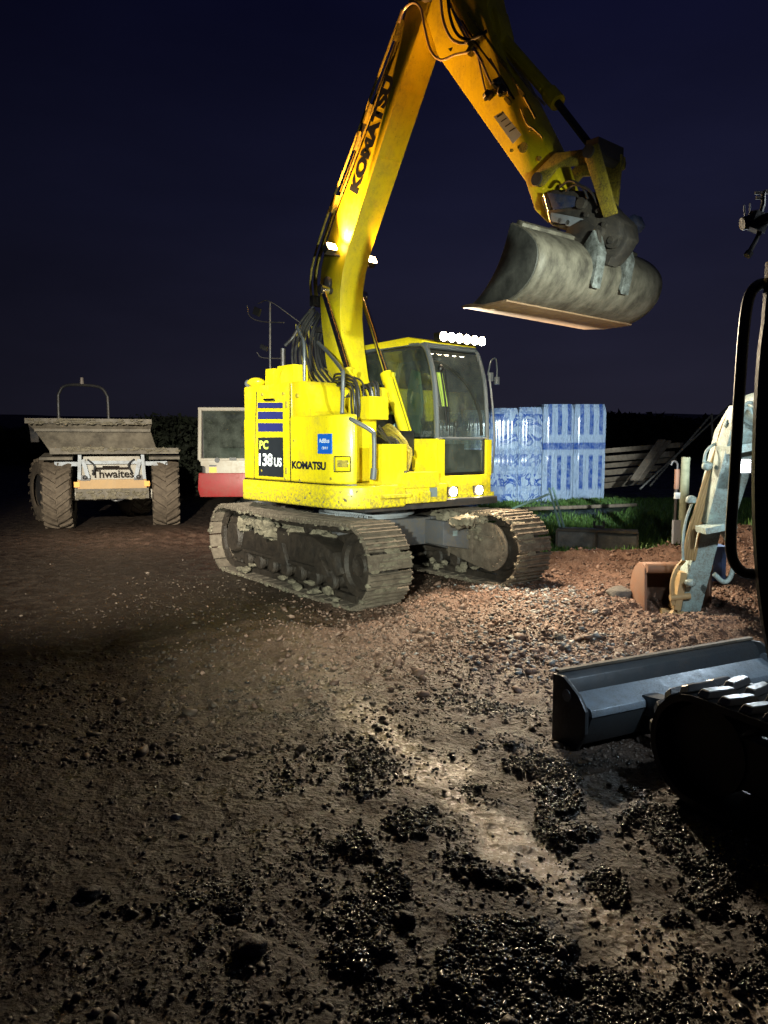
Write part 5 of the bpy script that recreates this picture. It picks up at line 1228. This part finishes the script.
# unseen lamps, assumed behind the camera, throwing a shallow beam across the yard
lamp('boom_or_assumed_beam', (-1.0, -3.0, 2.2), (-.55, 8.5, .98), 7800, COOL, 25, .7, .08)
lamp('boom_or_assumed_beam', (-1.4, -3.0, 4.6), (-3.9, 12.6, .45), 26000, (1.0, .93, .76), 27, 1., .08)
lamp('boom_or_assumed_beam', (2.45, 2.66, 2.55), (-.1, 8.6, 2.55), 1250, COOL, 50, 1., .05)  # from the mini's assumed roof lamp, aimed at the yellow boom
lamp('boom_or_assumed_beam', (1.60, 2.66, 2.55), (2.6, 6.5, .9), 125, (.80, .95, 1.0), 56, .8, .05)  # other assumed roof lamp, aimed at the mini's own arm
lamp('boom_or_assumed_beam', (3.4, 2.62, 2.5), (3.65, 16, 1.25), 7500, (.86, .97, 1.0), 17, .5, .05)  # unseen lamp without a housing, added to brighten the wrapped packs
lamp('boom_or_assumed_beam', (2.45, 2.66, 2.55), (3.6, 9.8, .2), 430, (.9, .97, 1.0), 60, .9, .05)  # assumed roof lamp again, for the grass bank
lamp('boom_or_assumed_beam', (2.3, 2.60, 2.50), (1.7, 4.1, .25), 240, (.70, .86, 1.0), 50, .8, .05)  # unseen lamp without a housing, added to light the blade ledge
lamp('boom_or_assumed_beam', tuple(bp(743, 466, 5.58)), (1.6, 3.6, .1), 45, (.8, .92, 1.0), 120, .6, .04)  # beam of the work lamp on the mini's boom

# ------------------------------------------------------------------ wrapped insulation packs on the bank
def wrap_mat(name, kind):
    m, n, b = nt(name); co = coords(n); sx = n.nodes.new('ShaderNodeSeparateXYZ'); n.links.new(co, sx.inputs[0])
    film = mixc(n, noise(n, co, 6, 6), (.28, .42, .64), (.52, .65, .80))
    def band(src, period, duty, ph=0.):
        a = N(n, 'ShaderNodeMath', operation='MULTIPLY_ADD'); n.links.new(src, a.inputs[0]); a.inputs[1].default_value = 1/period; a.inputs[2].default_value = ph + 10
        f = N(n, 'ShaderNodeMath', operation='FRACT'); n.links.new(a.outputs[0], f.inputs[0])
        l = N(n, 'ShaderNodeMath', operation='LESS_THAN'); n.links.new(f.outputs[0], l.inputs[0]); l.inputs[1].default_value = duty; return l.outputs[0]
    def mul(a, b_):
        x = N(n, 'ShaderNodeMath', operation='MULTIPLY'); n.links.new(a, x.inputs[0])
        if hasattr(b_, 'node'): n.links.new(b_, x.inputs[1])
        else: x.inputs[1].default_value = b_
        return x.outputs[0]
    if kind == 'stripe':
        s = band(sx.outputs[0], .21, .42, .1)
        zt_ = ramp(n, mulz(n, sx.outputs[2], 1/2.5), [(.10, 0.), (.12, 1.), (.40, 1.), (.42, 0.), (.58, 0.), (.60, 1.), (.88, 1.), (.90, 0.)])
        bandz = ramp(n, mulz(n, sx.outputs[2], 1/2.5), [(.455, 0.), (.465, 1.), (.515, 1.), (.525, 0.)])
        f1 = mul(s, zt_); mx = N(n, 'ShaderNodeMath', operation='MAXIMUM'); n.links.new(f1, mx.inputs[0]); n.links.new(bandz, mx.inputs[1])
        fac = mul(mx.outputs[0], ramp(n, noise(n, co, 9, 6), [(.32, .35), (.6, .95)]))
    else:
        oi = n.nodes.new('ShaderNodeObjectInfo'); va = n.nodes.new('ShaderNodeVectorMath'); n.links.new(co, va.inputs[0]); n.links.new(oi.outputs['Location'], va.inputs[1])
        w = n.nodes.new('ShaderNodeTexNoise'); n.links.new(va.outputs[0], w.inputs['Vector']); w.inputs['Scale'].default_value = 3.4; w.inputs['Detail'].default_value = 2; w.inputs['Distortion'].default_value = 2.2
        rows = band(sx.outputs[2], .42, .62, .1)
        fac = mul(mul(ramp(n, w.outputs[0], [(.47, 0.), (.50, 1.), (.60, 1.), (.63, 0.)]), ramp(n, noise(n, co, 3, 4), [(.3, .3), (.6, .95)])), ramp(n, rows, [(0., .45), (1., 1.)]))
    n.links.new(mixc(n, fac, film, (.008, .075, .40)), b.inputs['Base Color'])
    b.inputs['Roughness'].default_value = .22; b.inputs['Coat Weight'].default_value = .6; b.inputs['Coat Roughness'].default_value = .12
    wv = n.nodes.new('ShaderNodeTexNoise'); mp_ = n.nodes.new('ShaderNodeMapping'); n.links.new(co, mp_.inputs[0]); mp_.inputs['Scale'].default_value = (9, 9, 1.6); n.links.new(mp_.outputs[0], wv.inputs['Vector']); wv.inputs['Detail'].default_value = 8
    bumpn(n, b, wv.outputs[0], 1., .09); MATS[name] = m
def mulz(n, s, k):
    x = N(n, 'ShaderNodeMath', operation='MULTIPLY'); n.links.new(s, x.inputs[0]); x.inputs[1].default_value = k; return x.outputs[0]
wrap_mat('wrap_stripe', 'stripe'); wrap_mat('wrap_swirl', 'swirl')
def pack(u0, u1, vb, vt, Y, mat, label, depth=1.1, rz=0.):
    p0, p1 = at(u0, vb, Y), at(u1, vb, Y); pt = at(u0, vt, Y); w = (p1-p0).length*1.05; h = pt.z - p0.z
    z0 = gz(p0.x + w/2, Y) 
    o = thing('insulation_pack', label, 'wrapped pack', (p0.x + w/2, Y + depth/2, z0 - .02), rz, 'wrapped insulation packs on the bank')
    b = MB(); nx_, nz_ = 14, 20; hh = pt.z - z0 + .02
    # rounded bulging block built as rings
    rings = []
    for k in range(nz_+1):
        t = k/nz_; z = hh*t; sq = 1 - .10*max(0, (t-.9)/.1)**2 - .04*max(0, (.06-t)/.06) - .018*math.exp(-((t-.49)/.02)**2)
        ring_ = []
        for i in range(56):
            a = 2*math.pi*i/56; c, s = math.cos(a), math.sin(a); ex = 9.
            r = (abs(c)**ex + abs(s)**ex)**(-1/ex)
            col = 1 + .012*math.cos(a*24)
            ring_.append(Vector((c*r*w/2*sq*col, s*r*depth/2*sq*col, z)))
        rings.append(ring_)
    V = [v for r in rings for v in r] + [Vector((0, 0, hh + .02)), Vector((0, 0, 0))]; N_ = 56
    fs = [(k*N_+i, k*N_+(i+1) % N_, (k+1)*N_+(i+1) % N_, (k+1)*N_+i) for k in range(nz_) for i in range(N_)] + [(nz_*N_+i, nz_*N_+(i+1) % N_, len(V)-2) for i in range(N_)] + [((i+1) % N_, i, len(V)-1) for i in range(N_)]
    b._add(V, fs)
    b.build('wrapping', mat, o, smooth=50)
    b = MB()
    for yy in (-.4, 0, .4): b.box((0, yy*depth, .03), (w*.9, .09, .09))
    b.build('pallet', 'timber', o)
    return o
pack(433, 461, 504, 412, 15.4, 'wrap_swirl', 'wrapped insulation pack with blue swirls, leftmost, seen only through the cab glass')
pack(461, 489, 503, 410, 15.5, 'wrap_swirl', 'wrapped insulation pack with blue swirls, just behind the right edge of the cab')
pack(489, 517, 502, 408, 15.6, 'wrap_swirl', 'wrapped insulation pack with blue swirls, first one clear of the cab')
pack(517, 541, 501, 407, 15.7, 'wrap_swirl', 'wrapped insulation pack with blue swirls, beside the striped packs')
pack(541, 572, 498, 404, 16.0, 'wrap_stripe', 'wrapped insulation pack with upright blue stripes, beside the swirled packs')
pack(572, 604, 494, 404, 16.3, 'wrap_stripe', 'wrapped insulation pack with upright blue stripes, rightmost of the row')

# ------------------------------------------------------------------ timber, post, trough, poles
k = 0
for (u0, v0, u1, v1, Y0, Y1, w) in ((605, 451, 668, 446, 17, 16, .10), (604, 459, 660, 455, 16.9, 15.8, .12), (606, 466, 662, 461, 17.1, 16, .10), (604, 473, 650, 469, 16.9, 16, .12), (606, 480, 646, 476, 17, 16, .10), (604, 486, 640, 482, 16.8, 16, .12)):
    a_, b_ = at(u0, v0, Y0), at(u1, v1, Y1); b = MB(); d_ = b_-a_; o_ = (a_+b_)/2
    b.box((0, 0, 0), (d_.length*1.4, .20, w), bev=.006)
    t = b.build('timber_board', 'timber'); t.location = o_; t.rotation_euler = (0, -math.asin(d_.z/d_.length), math.atan2(d_.y, d_.x))
    tag(t, ['topmost board of the timber stack right of the insulation packs', 'second board from the top of the timber stack', 'third board from the top of the timber stack', 'third board from the bottom of the timber stack', 'second board from the bottom of the timber stack', 'bottom board of the timber stack resting on the bank'][k], 'board', 'boards stacked beside the packs'); k += 1
for (u0, v0, u1, v1, Y, w, lab) in ((634, 480, 662, 440, 14.5, .16, 'wide pale board leaning beside the timber stack, nearest the packs'), (640, 480, 669, 441, 14.8, .10, 'narrower pale board leaning just behind the widest one')):
    a_, b_ = at(u0, v0, Y), at(u1, v1, Y+.6); b = MB(); d_ = b_-a_
    b.box((0, 0, 0), (w, .035, d_.length), bev=.004); t = b.build('leaning_board', 'timber'); t.location = (a_+b_)/2
    t.rotation_euler = d_.to_track_quat('Z', 'Y').to_euler(); tag(t, lab, 'board', 'boards leaning by the timber stack')
for (u0, v0, u1, v1, lab) in ((640, 489, 731, 404, 'longer perforated steel rail sloping up behind the wooden post'), (650, 486, 712, 414, 'shorter dark rail lying just behind the perforated one')):
    a_, b_ = at(u0, v0, 14.2), at(u1, v1, 15.2); b = MB(); b.tube([a_, b_], .018, 6, 0); d_ = b_-a_
    for q in range(26):
        b.box(a_ + d_*(q+.5)/26 + Vector((0, -.02, 0)), (.035, .012, .02))
    b.tube([b_ , (b_.x+.1, b_.y, gz(b_.x, b_.y))], .02, 6, 0)
    t = b.build('perforated_rail', 'grey_boards'); tag(t, lab, 'rail', 'steel rails propped behind the post')
for (Y, x_, hh) in ((16.5, 4.6, 1.3), (17.6, 6.2, 1.2)):
    pass
g_ = at(682, 555, 9.6); tp = at(682, 461, 9.6)
b = MB(); b.tube([(0, 0, -.3), (0, 0, 1.0), (.01, 0, tp.z - gz(g_.x, 9.6))], [.058, .056, .054], 14, 6); pw = b.build('timber_post', 'post_wood'); pw.location = (g_.x, 9.6, gz(g_.x, 9.6)); tag(pw, 'round greenish timber post standing behind the mini digger boom', 'post')
sp0 = thing('standpipe', 'thin upright water standpipe with red lagging beside the timber post', 'standpipe', (at(674, 555, 9.3).x, 9.3, gz(at(674, 555, 9.3).x, 9.3)))
b = MB(); b.tube([(0, 0, -.1), (0, 0, .95)], .022, 8, 0); b.tube([(0, 0, .9), (.0, 0, 1.02), (-.05, 0, 1.05), (-.08, 0, 1.0)], .014, 8, 4); b.build('pipe', 'dark_metal', sp0)
b = MB(); b.tube([(0, 0, .70), (0, 0, .95)], .032, 10, 0); b.build('lagging', 'rusty_bucket', sp0)
b = MB(); b.box((.0, -.03, .62), (.06, .05, .08), bev=.01); b.build('tap', 'sticker_pale', sp0)
b = MB(); b.box((.01, -.02, .16), (.09, .06, .30), bev=.02); b.build('collar', 'light_grey_paint', sp0)
# grey trough with a divider
T0a, T1a = at(559, 545, 11.0), at(640, 546, 10.6); tc = (T0a+T1a)/2; tl = (T1a-T0a).length; zc_ = gz(tc.x, tc.y)
tro = thing('steel_trough', 'long grey two-bay steel trough lying in the grass', 'trough', (tc.x, tc.y+.1, zc_), math.atan2((T1a-T0a).y, (T1a-T0a).x))
b = MB(); b.prism([(-.10, .02), (-.08, .30), (-.05, .32), (.20, .33), (.22, .30), (.20, .02)], -tl/2, tl/2, .01, 'yz'); b.build('trough_body', 'grey_boards', tro)
b = MB(); 
for x_ in (-tl/2, 0, tl/2): b.box((x_, -.09, .16), (.03, .05, .30), bev=.005)
b.box((0, -.10, .315), (tl, .05, .035), bev=.006); b.build('rib', 'skip_steel', tro)
b = MB(); b.box((.02, .05, .36), (.16, .04, .04), bev=.005); b.box((-.05, .05, .40), (.03, .04, .09)); b.box((.09, .05, .40), (.03, .04, .09)); b.build('bracket', 'dark_metal', tro)
def rod(name, a_, b_, r, mat, label, cat, group=None):
    b = MB(); c = (a_+b_)/2; b.tube([a_-c, (0, 0, 0), b_-c], r, 8, 2); t = b.build(name, mat); t.location = c; tag(t, label, cat, group)
rod('long_pole', at(440, 512, 12.2), at(636, 505, 14.6), .035, 'timber', 'long pale pole lying across the grass bank', 'pole')
rod('thin_stake', at(549, 488, 11.6), at(560, 527, 11.2), .018, 'rod_teal', 'left one of two pale green stakes leaning on the trough', 'stake', 'pale green stakes by the trough')
rod('thin_stake', at(553, 488, 11.7), at(564, 527, 11.15), .018, 'rod_teal', 'right one of two pale green stakes leaning on the trough', 'stake', 'pale green stakes by the trough')
rod('thin_stake', at(549, 494, 11.6), at(512, 509, 11.6), .018, 'rod_teal', 'pale green stake slanting down left from the upright pair', 'stake', 'pale green stakes by the trough')
# blue crate behind the mini's arm
cb = at(706, 606, 7.4); b = MB(); hh = .36
b.box((0, 0, hh/2), (.26, .24, hh), bev=.02); b.box((0, 0, hh), (.29, .27, .03), bev=.01)
for x_ in (-.09, 0, .09): b.box((x_, -.122, hh*.5), (.02, .02, hh*.8), bev=.004)
b = b.build('plastic_crate', 'blue_plastic'); b.location = (cb.x, 7.4, gz(cb.x, 7.4)-.02); tag(b, 'pale blue plastic crate standing behind the mini digger arm', 'crate')
rod('water_pipe', at(752, 652, 5.0), Vector((3.3, 5.4, .16)), .022, 'sticker_blue', 'short length of blue water pipe beyond the dozer blade', 'pipe')
# a few boulders and lumps that one can tell apart
for (u, v, Y, s, lab, mt) in ((620, 604, 7.15, .13, 'rounded grey boulder left of the rusty mini bucket', 'rock'), (560, 640, 5.9, .05, 'small pale stone in the churned earth before the blade', 'rock'), (176, 820, 3.05, .022, 'small white stone in the dark foreground mud', 'bucket_scrape'), (250, 970, 2.2, .055, 'dark clod in the mud at the bottom centre', 'dark_mud'), (405, 940, 2.35, .035, 'wet black stone near the bottom centre', 'dark_mud'), (90, 905, 2.5, .04, 'dark clod in the mud at the lower left', 'dark_mud')):
    p = at(u, v, Y); b = MB(); b.blob((0, 0, 0), (s, s*.8, s*.6), int(u), .35, 3); o = b.build('boulder' if s > .04 else 'stone', mt, smooth=60); o.location = (p.x, Y, gz(p.x, Y)+s*.25); tag(o, lab, 'stone')

# ------------------------------------------------------------------ distant hedge line against the night sky
def hedge(name, x0, x1, Y, h, n, label, leaf=(.12, .30)):
    x = rng.uniform(x0, x1, n); prof_ = h*(.75 + .35*fbm(x*.13, x*0+Y, 4, 7)) ; t = rng.uniform(0, 1, n)**.7
    y = Y + rng.normal(0, 1.2, n); z0 = height(x, y, False); s = rng.uniform(*leaf, n)
    P = rng.normal(0, 1, (n, 3, 3))*s[:, None, None]*.8 + np.stack([x, y, z0 + t*prof_], -1)[:, None]
    me = bpy.data.meshes.new(name); me.vertices.add(n*3); me.vertices.foreach_set('co', P.ravel()); me.loops.add(n*3); me.loops.foreach_set('vertex_index', np.arange(n*3)); me.polygons.add(n); me.polygons.foreach_set('loop_start', np.arange(n)*3); me.update(calc_edges=True)
    me.materials.append(stone_mat(name+'_leaf', (.006, .009, .004), (.016, .022, .009), .8)); o = bpy.data.objects.new(name, me); COL.objects.link(o); tag(o, label, 'hedge', kind='stuff')
hedge('hedgerow', -45, 45, 42, 2.4, 60000, 'dark hedgerow along the far edge of the field')
hedge('thicket', -9.5, -3, 26, 3.5, 70000, 'dark thicket of bushes behind the dumper and the small red excavator', (.05, .11))

# ------------------------------------------------------------------ night sky
w = bpy.data.worlds.new('World'); scene.world = w; w.use_nodes = True; n = w.node_tree; n.nodes.clear()
out = n.nodes.new('ShaderNodeOutputWorld'); bg = n.nodes.new('ShaderNodeBackground')
sky = n.nodes.new('ShaderNodeTexSky'); sky.sky_type = 'NISHITA'; sky.sun_disc = False; sky.sun_elevation = R(-6); sky.sun_rotation = R(200)
tc_ = n.nodes.new('ShaderNodeTexCoord'); sx = n.nodes.new('ShaderNodeSeparateXYZ'); n.links.new(tc_.outputs['Generated'], sx.inputs[0])
g = ramp(n, sx.outputs[2], [(0., (.0150, .0142, .0245)), (.10, (.0130, .0126, .0250)), (.28, (.0080, .0085, .0235)), (.50, (.0034, .0038, .0170)), (.75, (.0018, .0022, .0095))])
# a little darker towards the camera's left
gx = ramp(n, sx.outputs[0], [(0., .55), (1., 1.)])
mr = n.nodes.new('ShaderNodeMapRange'); n.links.new(sx.outputs[0], mr.inputs[0]); mr.inputs[1].default_value = -.45; mr.inputs[2].default_value = .1; mr.inputs[3].default_value = .5; mr.inputs[4].default_value = 1.
vm = n.nodes.new('ShaderNodeVectorMath'); vm.operation = 'SCALE'; n.links.new(g, vm.inputs[0]); cn = n.nodes.new('ShaderNodeTexNoise'); mp0 = n.nodes.new('ShaderNodeMapping'); mp0.inputs['Scale'].default_value = (1.5, 1.5, 5); n.links.new(tc_.outputs['Generated'], mp0.inputs[0]); n.links.new(mp0.outputs[0], cn.inputs['Vector']); cn.inputs['Scale'].default_value = 1.6; cn.inputs['Detail'].default_value = 5
cm_ = n.nodes.new('ShaderNodeMapRange'); n.links.new(cn.outputs[0], cm_.inputs[0]); cm_.inputs[1].default_value = .3; cm_.inputs[2].default_value = .7; cm_.inputs[3].default_value = .82; cm_.inputs[4].default_value = 1.2
cx2 = n.nodes.new('ShaderNodeMath'); cx2.operation = 'MULTIPLY'; n.links.new(mr.outputs[0], cx2.inputs[0]); n.links.new(cm_.outputs[0], cx2.inputs[1])
n.links.new(cx2.outputs[0], vm.inputs['Scale'])
ad = n.nodes.new('ShaderNodeVectorMath'); ad.operation = 'MULTIPLY_ADD'; n.links.new(sky.outputs[0], ad.inputs[0]); ad.inputs[1].default_value = (.002, .002, .003); n.links.new(vm.outputs[0], ad.inputs[2])
n.links.new(ad.outputs[0], bg.inputs[0]); bg.inputs[1].default_value = 1.0; n.links.new(bg.outputs[0], out.inputs[0])

scene.view_settings.view_transform = 'Standard'; scene.view_settings.look = 'None'; scene.view_settings.gamma = 1; scene.view_settings.exposure = 0
scene.cycles.use_denoising = True
scene.cycles.sample_clamp_indirect = 4
scene.cycles.max_bounces = 6
